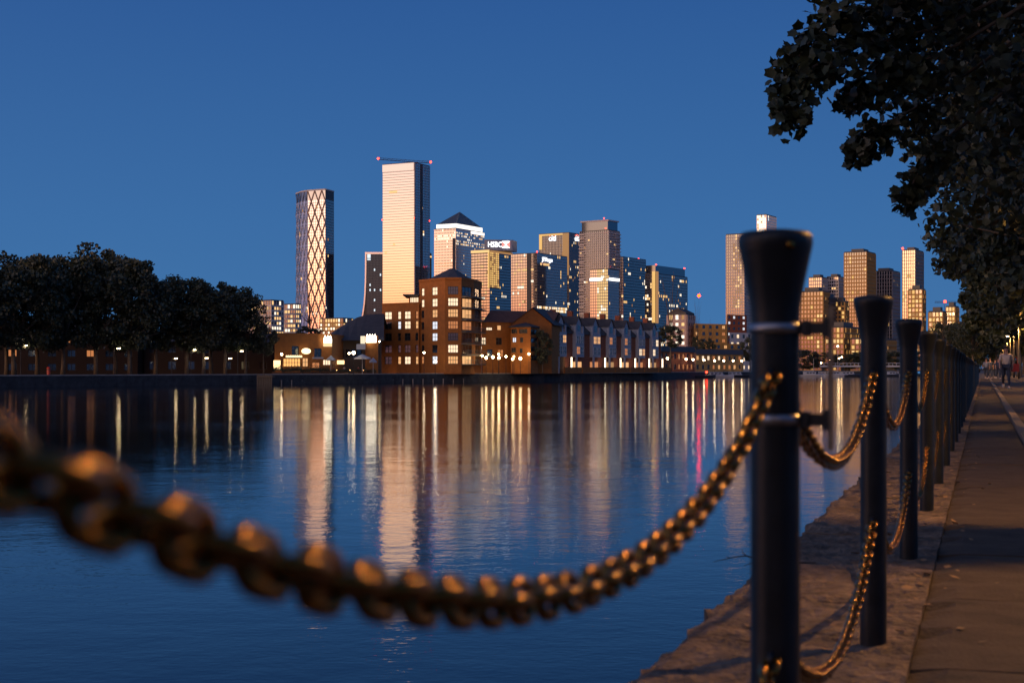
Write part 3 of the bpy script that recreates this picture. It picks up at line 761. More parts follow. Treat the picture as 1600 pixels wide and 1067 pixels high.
def window(parent, A, B, op, nx, nz, lit, fm=None, depth=.2, bar=.09):
    A = Vector((A[0], A[1], 0)); B = Vector((B[0], B[1], 0)); ux = (B-A).normalized(); nn = Vector((ux.y, -ux.x, 0)); up = Vector((0,0,1))
    u0, u1, za, zb = op; mb = MB(); O = A - nn*(depth-.02)
    for k in range(nx+1):
        u = u0 + (u1-u0-bar)*k/nx; mb.obox(O+ux*u+up*za, ux*bar, nn*.07, up*(zb-za))
    for k in range(nz+1):
        z = za + (zb-za-bar)*k/nz; mb.obox(O+ux*(u0+bar)+up*z, ux*(u1-u0-2*bar), nn*.06, up*bar)
    w_ = mb.build('window', fm or M_frame, parent)
    pb = MB(); O = A - nn*(depth-.03)
    pb.quad(O+ux*u0+up*za, O+ux*u1+up*za, O+ux*u1+up*zb, O+ux*u0+up*zb); pb.build('pane', lit, w_)
    return w_
E_rooms = [emat('room_cream', (1, .74, .48), 1.3), emat('room_amber', (1, .50, .20), .9), emat('room_orange', (1, .36, .12), .55), emat('room_white', (.9, .92, 1), 1.0)]
D_ = M_glassw

# -- tall brick apartment block with turret
bb_ = thing('brick_apartment_block', 'tall orange brick waterside block with dark hipped roof and balconies', 'building', W(655, HY, 325) - Vector((0, 0, CZ-FZ)), worldparts=True)
pts = [W(x, HY, Y).to_2d() for x, Y in ((655, 327), (695, 318), (721, 318.5), (740, 324), (752, 334))]
bk = [W(752, HY, 350).to_2d(), W(655, HY, 350).to_2d()]
zt = zat(437.5, 320)
def rowz(y, h, Y=320): return zat(y + h/2, Y), zat(y - h/2, Y)
rows = [454.4, 472.4, 489.6, 508, 526.4, 545, 562.4]
c, a, o_, w_ = E_rooms[0], E_rooms[1], E_rooms[2], E_rooms[3]
spec = {0: [(658.4, 662.8, 1, 2, [c, c, D_, D_, D_, D_, o_], 12), (675, 683.3, 2, 2, [c, c, a, w_, E_rooms[3], D_, w_], 12.5)],
        1: [(700, 716, 4, 2, [D_, c, a, o_, D_, c, a], 12.5)],
        2: [(722.5, 737.5, 3, 1, [D_, a, a, o_, D_, D_, a], 14)],
        3: [(742.5, 750, 2, 1, [D_]*7, 13)]}
wl_ = MB(); wins = []
for k in range(4):
    A, B = pts[k], pts[k+1]; L = (B-A).length; ops = []
    for x0, x1, nx, nz, lits, h in spec[k]:
        u0, u1 = tpx(A, B, x0)*L, tpx(A, B, x1)*L
        for y, lt in zip(rows, lits):
            if h > 13: y += .8
            za, zb = rowz(y, h); op = (u0, u1, za, zb); ops.append(op); wins.append((A, B, op, nx, nz, lt))
    wallface(wl_, A, B, FZ, zt, ops)
for A, B in ((pts[4], bk[0]), (bk[0], bk[1]), (bk[1], pts[0])): wallface(wl_, A, B, FZ, zt, [])
wl_.build('wall', M_brick, bb_)
for A, B, op, nx, nz, lt in wins: window(bb_, A, B, op, nx, nz, lt)
cen = (pts[0]+pts[2]+pts[4]+bk[0]+bk[1])/5
allp = pts + bk; m = MB(); m.prism([cen + (p-cen)*1.015 for p in allp], zt-.05, zt+.45); m.build('parapet', M_brick, bb_)
m = MB(); rb = [cen + (p-cen)*.80 for p in allp]; rt = [cen + (p-cen)*.08 for p in allp]; za_, zb_ = zt+.45, zat(415, 325)
for k in range(len(allp)):
    j = (k+1) % len(allp); m.quad((*rb[k], za_), (*rb[j], za_), (*rt[j], zb_), (*rt[k], zb_))
m.v += [(*p, zb_) for p in rt]; m.f.append(tuple(range(len(m.v)-len(rt), len(m.v)))); m.m.append(0)
m.build('roof', M_slate, bb_)
for k, sp in ((2, (0, 1)), (3, (0.05, .95))):
    A, B = pts[k], pts[k+1]
    for y in rows[1:] + [577]:
        z = zat(y-8.2, 322); a_, b_ = along(A, B, *sp)
        fl = fbox(bb_, 'balcony', a_, b_, z-.18, z, 1.25, M_rail)
        d3 = Vector((*(b_-a_), 0)); nn = Vector((d3.y, -d3.x, 0)).normalized(); rl = MB(); P = Vector((*a_, z)) + nn*1.15
        rl.obox(P + Vector((0, 0, .95)), d3, nn*.06, Vector((0, 0, .07)))
        for q in range(9): rl.obox(P + d3*(q/8.2) , d3.normalized()*.05, nn*.05, Vector((0, 0, .95)))
        rl.build('railing', M_rail, fl)
# lower stepped wing on its left
A, B = W(597, HY, 333).to_2d(), W(655, HY, 326).to_2d(); L = (B-A).length; zt = zat(475, 329); ops = []; wins = []
for x0, x1, nx, nz, lits in ((601, 612, 2, 2, [c, D_, D_, D_, D_]), (621.4, 626.4, 1, 2, [c, w_, D_, D_, a]), (632, 641.3, 2, 2, [c, c, D_, D_, c]), (649, 653.4, 1, 2, [o_, a, D_, D_, a])):
    u0, u1 = tpx(A, B, x0)*L, tpx(A, B, x1)*L
    for y, lt in zip((492.6, 508, 526.5, 545, 563), lits):
        za, zb = rowz(y, 12, 329); op = (u0, u1, za, zb); ops.append(op); wins.append((A, B, op, nx, nz, lt))
wl_ = MB(); wallface(wl_, A, B, FZ, zt, ops); A0, B0 = A + Vector((3, 22)), B + Vector((3, 22))
for p, q in ((B, B0), (B0, A0), (A0, A)): wallface(wl_, p, q, FZ, zt, [])
wl_.quad((*A, zt), (*B, zt), (*B0, zt), (*A0, zt)); wl_.build('wing_wall', M_brick, bb_)
for x in wins: window(bb_, *x)
fbox(bb_, 'wing_coping', A, B, zt, zt+.3, .25, M_brick, -.1)
A2, B2 = W(590, HY, 337).to_2d(), A; zz = zat(492, 336); m = MB(); m.prism([A2, B2, B2+Vector((3, 18)), A2+Vector((3, 18))], FZ, zz); m.build('step_wall', M_brick, bb_)
# roof room with overhanging flat roof
A, B = W(639, HY, 332).to_2d(), W(655, HY, 330).to_2d(); L = (B-A).length; zc = zat(463.5, 331); op = (tpx(A, B, 640)*L, tpx(A, B, 653.5)*L, zt+.35, zc-.15)
wl_ = MB(); wallface(wl_, A, B, zt, zc, [op]); wl_.build('roof_room', M_brick, bb_); window(bb_, A, B, op, 5, 1, c)
m = MB(); p = W(631, HY, 329.5); q = W(656, HY, 329); m.box(p.x, q.x, 326.5, 340, zc, zc+.35); m.build('flat_roof', M_roofd, bb_)
# right wing of the block, lower, with pitched roof and corner turret
rw_ = thing('brick_wing', 'low orange brick wing with tiled roof right of the tall block', 'building', W(752, HY, 333) - Vector((0, 0, CZ-FZ)), worldparts=True)
A, B = W(752.5, HY, 333).to_2d(), W(862, HY, 344).to_2d(); L = (B-A).length; zt = zat(502, 337); ops = []; wins = []
for x0, x1, y, h, nx, nz, lt in ((760, 769.5, 514, 5, 3, 1, c), (777, 783.5, 512, 8, 1, 1, a), (752.9, 759.5, 533, 11, 2, 2, c), (775, 784, 533, 11, 2, 2, D_), (761, 770, 552, 12, 2, 2, D_), (778, 787, 552, 12, 2, 2, o_), (846, 852, 520, 9, 1, 1, D_)):
    u0, u1 = tpx(A, B, x0)*L, tpx(A, B, x1)*L; za, zb = rowz(y, h, 335); op = (max(u0, .05), u1, za, zb); ops.append(op); wins.append((A, B, op, nx, nz, lt))
wl_ = MB(); wallface(wl_, A, B, FZ, zt, ops); bkv = Vector((4, 14)); wallface(wl_, B, B+bkv, FZ, zt, []); wallface(wl_, A+bkv, A, FZ, zt, [])
wl_.build('wall', M_brick, rw_)
for x in wins: window(rw_, *x)
m = MB(); zr = zat(486, 345); rA, rB = A + bkv*.5, B + bkv*.5
nn = Vector((B.y-A.y, A.x-B.x)).normalized()*.5
m.quad((*(A+nn), zt-.3), (*(B+nn), zt-.3), (*rB, zr), (*rA, zr)); m.quad((*rA, zr), (*rB, zr), (*(B+bkv), zt), (*(A+bkv), zt)); m.build('roof', mat('red_tile', (.16, .07, .04), .8, noise=(.3, .8)), rw_)
# gable
gA, gB = W(800, HY, 336.5).to_2d(), W(862, HY, 341).to_2d(); gm = (gA+gB)/2; zg = zat(505, 338); zap = zat(481, 338); m = MB(); wallface(m, gA, gB, FZ, zg, [])
wallface(m, gB, gB+bkv, FZ, zg, []); wallface(m, gA+bkv, gA, FZ, zg, []); m.tri((*gA, zg), (*gB, zg), (*gm, zap)); m.build('gable_wall', M_brick, rw_)
m = MB(); nn = Vector((gB.y-gA.y, gA.x-gB.x)).normalized()*.4; e = (gB-gA).normalized()*.5
for s_, p in ((-1, gA), (1, gB)):
    m.quad((*(p+e*s_+nn), zg-.35), (*(gm+nn), zap+.1), (*(gm+bkv*1.3), zap+.1), (*(p+e*s_+bkv*1.3), zg-.35)) if s_ > 0 else m.quad((*(gm+nn), zap+.1), (*(p+e*s_+nn), zg-.35), (*(p+e*s_+bkv*1.3), zg-.35), (*(gm+bkv*1.3), zap+.1))
m.build('gable_roof', M_slate, rw_)
tu = thing('brick_turret', 'small brick turret with a shallow pyramid roof in front of the gable', 'building', W(818, HY, 332) - Vector((0, 0, CZ-FZ)), worldparts=True)
tp = [W(x, HY, Y).to_2d() for x, Y in ((798, 333), (829, 331), (841, 335), (838, 341), (800, 341))]; zt = zat(511.5, 332); wl_ = MB(); wins = []
for k in range(5):
    A, B = tp[k], tp[(k+1) % 5]; L = (B-A).length; ops = []
    if k == 0:
        for x0, x1, y, h, lt in ((800.5, 806.5, 531, 8, w_), (812.5, 817.5, 531, 8, D_), (797.9+.8, 806, 547, 8, D_), (812, 816.5, 548, 7, D_)):
            op = (max(.05, tpx(A, B, x0)*L), tpx(A, B, x1)*L, *rowz(y, h, 332)); ops.append(op); wins.append((A, B, op, 2, 1, lt))
        for x0, x1 in ((799, 808), (811, 824)):
            op = (tpx(A, B, x0)*L, tpx(A, B, x1)*L, *rowz(517.5, 7, 332)); ops.append(op); wins.append((A, B, op, 3, 1, D_))
    if k == 1:
        for y in (519, 531.5, 545, 559):
            op = (.3, L-.3, *rowz(y, 8, 332)); ops.append(op); wins.append((A, B, op, 2, 1, D_))
    wallface(wl_, A, B, FZ, zt, ops)
wl_.build('wall', M_brick, tu)
for x in wins: window(tu, *x)
cen = sum(tp, Vector((0, 0)))/5; m = MB(); m.prism([cen+(p-cen)*1.13 for p in tp], zt, zt+.2)
for k in range(5):
    a_, b_ = cen+(tp[k]-cen)*1.13, cen+(tp[(k+1) % 5]-cen)*1.13; m.tri((*a_, zt+.2), (*b_, zt+.2), (*cen, zat(503.5, 335)))
m.build('roof', M_slate, tu)

# -- terrace of seven houses running away along the quay
S = Vector((9.9, 347)); e = Vector((34, 71)); e3 = e.normalized(); HL = 11.2; hang = math.atan2(e3.y, e3.x)
lam = ['first white fronted terrace house, next to the brick gable', 'second white fronted terrace house from the brick gable', 'third white fronted terrace house with both upper windows lit', 'fourth white fronted terrace house, middle of the row', 'fifth white fronted terrace house from the brick gable', 'sixth white fronted terrace house with lit lower windows', 'last white fronted terrace house, next to the low brick row']
litmap = {0: {(1, 1): a}, 1: {(0, 0): o_}, 2: {(0, 1): a, (1, 1): a}, 3: {(0, 1): o_}, 4: {(0, 1): o_, (0, 0): o_}, 5: {(0, 0): c, (1, 0): a}, 6: {(1, 1): c, (0, 0): c}}
def lb(parent, name, x0, x1, y0, y1, z0, z1, m): mb = MB(); mb.box(x0, x1, y0, y1, z0, z1); return link(name, mb.mesh(name, m), parent, loc=(0, 0, 0))
hs = {}
def hmesh(name, fn, m):
    if name not in hs:
        mb = MB(); fn(mb); hs[name] = mb.mesh(name, m)
    return hs[name]
def roof_fn(mb):
    mb.quad((-.0, -.4, 9.9), (HL, -.4, 9.9), (HL, 4.5, 14.6), (0, 4.5, 14.6)); mb.quad((0, 4.5, 14.6), (HL, 4.5, 14.6), (HL, 9.4, 9.9), (0, 9.4, 9.9))
    mb.tri((0, -.4, 9.9), (0, 4.5, 14.6), (0, 9.4, 9.9)); mb.tri((HL, 9.4, 9.9), (HL, 4.5, 14.6), (HL, -.4, 9.9))
def dorm_fn(mb):
    mb.box(2.4, 5.4, -.5, 3.5, 10.21, 12.6); mb.tri((2.4, -.5, 12.6), (5.4, -.5, 12.6), (3.9, -.5, 14.2))
def drf_fn(mb):
    mb.quad((2.0, -.75, 12.35), (3.9, -.75, 14.45), (3.9, 4, 14.45), (2.0, 4, 12.35)); mb.quad((3.9, -.75, 14.45), (5.8, -.75, 12.35), (5.8, 4, 12.35), (3.9, 4, 14.45))
for k in range(7):
    P = S + e3*(HL*k); h = thing('terrace_house', lam[k], 'house', (P.x, P.y, FZ), 'white fronted terrace houses', rz=hang)
    put = lambda nm, me: link(nm, me, h, loc=(0, 0, 0))
    put('wall', hmesh('wall', lambda mb: mb.box(0, HL, 0, 9, 0, 9.9), M_brickr)); put('roof', hmesh('roof', roof_fn, M_slate))
    put('bay', hmesh('bay', lambda mb: mb.box(1.2, 6.6, -.9, 0, 4.1, 10.2), M_render)); dm = put('dormer', hmesh('dormer', dorm_fn, M_render)); link('dormer_roof', hmesh('dormer_roof', drf_fn, M_slate), dm, loc=(0, 0, 0))
    for x in (1.25, 5.9): put('balcony_pier', hmesh('pier%d' % (x > 4), lambda mb, x=x: mb.box(x, x+.6, -.85, -.3, 10.21, 11.9), M_render))
    put('chimney', hmesh('chimney', lambda mb: mb.box(HL-1.4, HL-.5, 3.8, 5.2, 13.2, 16.0), M_brickr))
    for i in range(2):
        for j in range(2):
            x0 = 1.6 + 2.55*i; z0 = 4.8 + 2.75*j
            fr = put('window', hmesh('win%d%d' % (i, j), lambda mb, x0=x0, z0=z0: [mb.box(x0+2.0*q/2-.05, x0+2.0*q/2+.06, -1.02, -.88, z0, z0+1.9) for q in range(3)] + [mb.box(x0-.05, x0+2.06, -1.0, -.88, z0+1.9*q/2-.05, z0+1.9*q/2+.06) for q in range(3)], M_framew))
            pn = MB(); pn.quad((x0, -.94, z0), (x0+2.0, -.94, z0), (x0+2.0, -.94, z0+1.9), (x0, -.94, z0+1.9))
            link('pane', pn.mesh('pane', litmap[k].get((i, j), D_)), fr, loc=(0, 0, 0))
    dw = put('dormer_window', hmesh('dwin', lambda mb: mb.box(3.2, 4.6, -.56, -.49, 10.6, 12.2), o_ if k % 3 == 1 else D_))
    gr = put('garden_door', hmesh('gdoor%d' % (k % 3), lambda mb: [mb.box(1.4+1.1*q, 2.3+1.1*q, -.12, -.02, .3, 2.9) for q in range(5)], [E_dim, a, o_][k % 3]))
    put('pillar', hmesh('pillar', lambda mb: mb.box(.5, .95, -1.5, -1.05, 0, 4.1), M_render))
    if k != 1: put('lit_pillar', hmesh('lpillar', lambda mb: mb.box(8.1, 8.4, -1.65, -1.35, .8, 4.0), emat('pillar_light', (1, .80, .55), 3.2)))
    put('garden_wall', hmesh('gwall', lambda mb: mb.box(.2, HL-.2, -3.2, -2.95, 0, 1.5), M_brick))
# -- lower houses farther along
def low_row(label, x0, x1, Y0, Y1, ye, yr, m, lit, seed, fm=None, roof=True):
    r = random.Random(seed); A, B = W(x0, HY, Y0).to_2d(), W(x1, HY, Y1).to_2d(); Ym = (Y0+Y1)/2; L = (B-A).length; zt = zat(ye, Ym)
    o = thing('brick_row', label, 'building', (A.x, A.y, FZ), worldparts=True); ops = []; wins = []
    fl = max(1, round((zt-FZ)/3)); nb = max(3, round(L/3.6))
    for i in range(fl):
        for j in range(nb):
            u = L*(j+.28)/nb; z = FZ + (zt-FZ)*(i+.28)/fl; op = (u, u + L/nb*.44, z, z + (zt-FZ)/fl*.5); ops.append(op)
            wins.append((A, B, op, 2, 1, r.choice(lit)))
    mb = MB(); wallface(mb, A, B, FZ, zt, ops); bv = Vector((2, 10)); wallface(mb, B, B+bv, FZ, zt, []); wallface(mb, B+bv, A+bv, FZ, zt, []); wallface(mb, A+bv, A, FZ, zt, []); mb.quad((*A, zt), (*B, zt), (*(B+bv), zt), (*(A+bv), zt)); mb.build('wall', m, o)
    for w in wins: window(o, *w, fm=fm)
    if roof:
        zr = zat(yr, Ym+5); mb = MB(); nn = Vector((B.y-A.y, A.x-B.x)).normalized()*.5; ra, rb_ = A+bv*.5, B+bv*.5
        mb.quad((*(A+nn), zt-.2), (*(B+nn), zt-.2), (*rb_, zr), (*ra, zr)); mb.quad((*ra, zr), (*rb_, zr), (*(B+bv), zt), (*(A+bv), zt)); mb.tri((*(B+nn), zt-.2), (*(B+bv), zt), (*rb_, zr)); mb.tri((*(A+bv), zt), (*(A+nn), zt-.2), (*ra, zr)); mb.build('roof', M_slate, o)
    return o
low_row('low brick row with dark roof right after the white terrace', 1031, 1084, 452, 478, 549, 541, M_brickr, [D_, D_, a, o_], 1)
low_row('long low yellow lit row behind the quay lamps and boats', 1086, 1160, 520, 545, 553, 546, M_brickp, [D_, a, o_, c], 2)
o, k_ = tower('pale gabled block with a grid of lit windows above the dark tree', 1044, 1072, 1085, 492, 640, 28, 2.7, 2.6, 2.6, M_glassw, mat('pink_stone', (.45, .33, .29), .7), lambda nf, nb, r: [[r.choice((2, 3, 3, 4)) for j in range(nb)] for i in range(nf)], (.1, .05), band=(.5, .5), mull=(.5, .5), name='gabled_block', seed=41)
m = MB(); Lf, C, Rt, Bk, zt, z0 = k_; mid = (Lf+C)/2; ap = zat(482, 645)
m.tri((*Lf, zt+1), (*C, zt+1), (*mid, ap)); m.quad((*C, zt+1), (*Rt, zt+1), (*((Rt+Bk)/2), ap), (*mid, ap)); m.quad((*mid, ap), (*((Rt+Bk)/2), ap), (*Bk, zt+1), (*Lf, zt+1)); m.build('roof', M_slate, o)
low_row('square yellow brick building with lit corner windows, flat roofed', 1084, 1136, 640, 650, 506, 500, mat('yellow_brick', (.50, .26, .06), .85, noise=(.2, .5)), [D_, D_, D_, a, o_], 3, roof=False)
low_row('red brick block behind the yellow building', 1136, 1166, 760, 770, 492, 490, M_brickr, [D_, D_, w_], 4, roof=False)
low_row('white flat terraced block with bright strip windows by the strapped post', 1140, 1184, 600, 610, 520, 518, M_render, [D_, c, c], 5, roof=False)
low_row('small yellow house below the white flat block', 1118, 1160, 560, 570, 537, 530, mat('yellow_brick', (.5, .26, .06)), [D_, a], 6, roof=False)

# -- pub and restaurant
pub = thing('waterside_pub', 'low brick waterside pub with glowing oval sign and lit awning', 'building', W(450, HY, 290) - Vector((0, 0, CZ-FZ)), worldparts=True)
A, B = W(429, HY, 291).to_2d(), W(518.5, HY, 300).to_2d(); L = (B-A).length; zt = zat(521, 296); ops = []; wins = []
for x0, x1, y, h, nx, nz, lt in ((456, 467, 547.5, 14, 2, 3, D_), (491, 502.5, 551, 14, 2, 3, D_), (443, 470, 566.5, 13, 6, 2, emat('bar_light', (1, .48, .14), 1.3)), (473, 482, 566, 14, 2, 2, a), (488, 500, 571, 10, 2, 1, o_), (505, 517, 566, 9, 3, 1, c)):
    op = (tpx(A, B, x0)*L, tpx(A, B, x1)*L, *rowz(y, h, 295)); ops.append(op); wins.append((A, B, op, nx, nz, lt))
wl_ = MB(); wallface(wl_, A, B, FZ, zt, ops); bv = Vector((1, 14)); wallface(wl_, B, B+bv, FZ, zt, []); wallface(wl_, A+bv, A, FZ, zt, []); wl_.quad((*A, zt), (*B, zt), (*(B+bv), zt), (*(A+bv), zt)); wl_.build('wall', M_brick, pub)
for x in wins: window(pub, *x)
m = MB(); p = W(478, 548.5, 294.0)
for k in range(16):
    a0, a1 = 2*math.pi*k/16, 2*math.pi*(k+1)/16
    m.quad((p.x+.95*math.cos(a0), p.y, p.z+.62*math.sin(a0)), (p.x, p.y, p.z), (p.x, p.y, p.z), (p.x+.95*math.cos(a1), p.y, p.z+.62*math.sin(a1)))
    m.quad((p.x+.95*math.cos(a0), p.y, p.z+.62*math.sin(a0)), (p.x+.95*math.cos(a1), p.y, p.z+.62*math.sin(a1)), (p.x+.95*math.cos(a1), p.y+.6, p.z+.62*math.sin(a1)), (p.x+.95*math.cos(a0), p.y+.6, p.z+.62*math.sin(a0)))
m.build('oval_sign', emat('oval_glow', (1, .78, .42), 2.2), pub)
def scallop(parent, name, xa, xb, y0, y1, Y, m, n=8, dz=.25):
    a_ = W(xa, y0, Y); b_ = W(xb, y1, Y); mb = MB(); w_ = (b_.x-a_.x)/n
    for k in range(n):
        x = a_.x + w_*k; mb.quad((x, Y, b_.z), (x+w_, Y, b_.z), (x+w_, Y, a_.z-dz), (x, Y, a_.z-dz)); mb.quad((x, Y, a_.z-dz), (x+w_, Y, a_.z-dz), (x+w_*.5, Y, a_.z+dz*.4), (x+w_*.5, Y, a_.z+dz*.4))
    mb.box(a_.x, b_.x, Y+.01, Y+.15, b_.z, a_.z-dz-.01); return mb.build(name, m, parent)
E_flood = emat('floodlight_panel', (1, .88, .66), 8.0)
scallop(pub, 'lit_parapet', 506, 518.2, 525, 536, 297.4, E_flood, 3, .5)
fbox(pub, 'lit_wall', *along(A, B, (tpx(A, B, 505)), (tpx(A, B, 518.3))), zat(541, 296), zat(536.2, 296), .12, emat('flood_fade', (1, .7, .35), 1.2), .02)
scallop(pub, 'awning', 446.5, 472, 555, 558.5, 289.8, emat('awning_glow', (1, .72, .36), 2.0), 9, .12)
fbox(pub, 'lit_porch', W(427.5, HY, 289).to_2d(), W(437, HY, 289.6).to_2d(), zat(578, 290), zat(563, 290), .5, emat('porch_glow', (1, .66, .30), 2.4))
fbox(pub, 'eaves_light', W(488, HY, 293).to_2d(), W(503, HY, 294).to_2d(), zat(560.5, 293), zat(558, 293), .8, M_render)
rest = thing('restaurant_building', 'dark sloping roofed restaurant with a bright scalloped white gable', 'building', W(560, HY, 310) - Vector((0, 0, CZ-FZ)), worldparts=True)
zt = zat(528, 312); m = MB(); A, B = W(519, HY, 311).to_2d(), W(596, HY, 318).to_2d(); L = (B-A).length; ops = []; wins = []
for k in range(5):
    op = (tpx(A, B, 522+9*k)*L, tpx(A, B, 529+9*k)*L, *rowz(552, 13, 313)); ops.append(op); wins.append((A, B, op, 2, 1, D_))
wallface(m, A, B, FZ, zt, ops); m.build('wall', mat('dark_cladding', (.10, .07, .05), .8), rest)
for x in wins: window(rest, *x)
m = MB(); P = [(503, 531), (515, 522), (530, 512), (545, 503), (558, 496), (572, 492), (600, 490)]
for (xa, ya), (xb, yb) in zip(P, P[1:]):
    a_, b_ = W(xa, ya, 325), W(xb, yb, 325); f0, f1 = W(xa, 532, 310.5), W(xb, 532, 310.5)
    m.quad(f0, f1, b_, a_); m.quad(a_, b_, b_+Vector((0, 14, -4)), a_+Vector((0, 14, -4)))
m.build('roof', M_slate, rest)
fbox(rest, 'sign_wall', W(571, HY, 309).to_2d(), W(589, HY, 311).to_2d(), FZ, zat(524, 310), .4, M_brick)
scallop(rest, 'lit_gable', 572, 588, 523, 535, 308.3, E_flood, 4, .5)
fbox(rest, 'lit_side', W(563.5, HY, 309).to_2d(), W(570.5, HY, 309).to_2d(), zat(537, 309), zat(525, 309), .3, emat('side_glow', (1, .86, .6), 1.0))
fbox(rest, 'glass_balcony', W(557, HY, 308).to_2d(), W(571, HY, 308).to_2d(), zat(546, 308), zat(537.5, 308), .2, mat('balcony_glass', (.35, .45, .5), .2))
fbox(rest, 'bar_front', W(508, HY, 306).to_2d(), W(538, HY, 306).to_2d(), zat(569, 306), zat(563, 306), .3, emat('bar_front_glow', (1, .62, .26), 2.4))
def parasol(x, ytop, wpx, Y, label):
    p = W(x, ytop, Y); hw = wpx*Y/F/2; o = thing('parasol', label, 'parasol', (p.x, p.y, FZ), 'pub terrace parasols')
    m = MB(); zt = p.z-FZ
    for k in range(8):
        a0, a1 = math.pi*k/4, math.pi*(k+1)/4; m.tri((hw*math.cos(a0), hw*math.sin(a0), zt-.85), (hw*math.cos(a1), hw*math.sin(a1), zt-.85), (0, 0, zt))
        m.quad((hw*math.cos(a0), hw*math.sin(a0), zt-1.1), (hw*math.cos(a1), hw*math.sin(a1), zt-1.1), (hw*math.cos(a1), hw*math.sin(a1), zt-.85), (hw*math.cos(a0), hw*math.sin(a0), zt-.85))
    link('canopy', m.mesh('canopy', M_render), o, loc=(0, 0, 0)); m = MB(); m.tube([(0, 0, 0), (0, 0, zt-.1)], .05, 6); link('pole', m.mesh('pole', M_framew), o, loc=(0, 0, 0))
parasol(566, 553, 27, 297, 'wide white parasol beside the bright restaurant gable'); parasol(517, 555, 14, 299, 'small white parasol beside the pub wall'); parasol(583, 558.5, 12, 300, 'small white parasol against the tall brick block')
def lights_pt(name, p, e, col, r=.3, spot=False):
    L_ = bpy.data.lights.new(name, 'SPOT' if spot else 'POINT')
    if spot: L_.spot_size = math.radians(158); L_.spot_blend = .35; L_.energy = e; L_.color = col; L_.shadow_soft_size = r
    o = bpy.data.objects.new(name, L_); COL.objects.link(o); o.location = p; return o

# ---------------------------------------------------------------- lamps
gl_m = MB(); gl_m.lathe([(.08, -.26), (.20, -.18), (.27, 0), (.20, .18), (.08, .26)], 10); glob_me = gl_m.mesh('globe', E_globe, True); globw_me = gl_m.mesh('globe', E_lampw, True)
def globe_lamp(x, y, Y, label, group, s=1., me=None):
    p = W(x, y, Y); o = thing('globe_lamp', label, 'street lamp', (p.x, p.y, FZ), group); h = p.z-FZ
    m = MB(); m.tube([(0, 0, 0), (0, 0, .5), (0, 0, h-.2*s)], [.11, .06, .045], 6); link('column', m.mesh('column', M_lampiron), o, loc=(0, 0, 0))
    g_ = link('globe', me or glob_me, o, loc=(0, 0, h)); g_.scale = (s, s, s)
    return o
for x, y, s in ((753.5, 556, .9), (759.6, 559, 1.15), (770, 558, 1.2), (779.6, 559, 1.1), (779, 553.5, .8), (790.6, 557, .9), (801, 561, 1.), (803, 557, .7), (813, 560, 1.25)):
    globe_lamp(x, y, 326, 'small round lamp in the cluster before the low brick wing', 'lamps before the brick wing', s)
globe_lamp(662.5, 551, 316, 'lone lamp before the left half of the tall brick block', None, .8, globw_me); globe_lamp(680, 565, 315, 'low white lamp under the windows of the tall brick block', None, 1.1, globw_me); globe_lamp(826.5, 553, 330, 'single globe lamp by the brick turret', None, .9, globw_me)
for x, y in ((905.5, 555.6), (939, 556.7), (969, 557), (996, 559), (1020, 559.7)):
    globe_lamp(x, y, bankY(x)+1.5, 'globe lamp on the quay before the white terrace houses', 'lamps before the white terrace', .95, globw_me)
for x, y in ((1043, 560), (1072, 561), (1083, 562), (1100, 562.6), (1116.5, 563.5), (1131, 563.7), (1145.5, 563.7), (1159, 564)):
    globe_lamp(x, y, bankY(x)+1.5, 'globe lamp on the quay before the low brick rows', 'lamps before the low rows', 1.25, globw_me)
globe_lamp(440, 553.5, 284, 'globe lamp at the left corner of the pub', None, .9, globw_me); globe_lamp(545.5, 552, 292, 'small white globe lamp beside the wide parasol', None, .8, globw_me); globe_lamp(552.5, 551, 293, 'bright double lamp over the wide parasol', None, 1.3, globw_me); globe_lamp(593, 533.5, 312, 'round lamp high on the corner between restaurant and brick block', None, .7)
hd = MB(); hd.box(-.28, .28, -.14, .14, 0, .14); hm = MB(); hm.box(-.24, .24, -.11, .11, -.05, -.005)
head_me = hd.mesh('lamp_head', M_lampiron); disc_me = hm.mesh('lamp_glass', E_lampw)
def street_lamp(x, y, Y, label, group, e=60):
    p = W(x, y, Y); o = thing('street_lamp', label, 'street lamp', (p.x, p.y, FZ), group); h = p.z-FZ
    m = MB(); m.tube([(-.7, 0, 0), (-.7, 0, h-.4), (-.5, 0, h), (0, 0, h+.08)], [.08, .06, .05, .04], 6); link('column', m.mesh('column', M_lampiron), o, loc=(0, 0, 0))
    link('lamp_head', head_me, o, loc=(.1, 0, h+.02)); d_ = link('lamp_glass', disc_me, o, loc=(.1, 0, h)); d_.scale = (1, 1.6, 2.5)
    if e: L_ = lights_pt('lamp_light', (.1, 0, h-.35), e, (1, .62, .25)); L_.parent = o
for x, y, e_ in ((38.8, 539, 300), (184.5, 544, 300), (274, 559.5, 120), (304, 546, 300), (322, 559, 160), (359, 559.5, 70), (377, 548, 60)):
    street_lamp(x, y, bankY(x)+4, 'bracket street lamp under the trees of the left bank', 'lamps under the left bank trees', e_)
for x, y, Y, e_ in ((455, 562, 286, 160), (480, 560, 288, 120), (525, 562, 298, 160), (565, 560, 297, 120), (430, 570, 284, 60), (680, 560, 311, 260), (790, 566, 324, 160), (830, 566, 330, 120)):
    pass
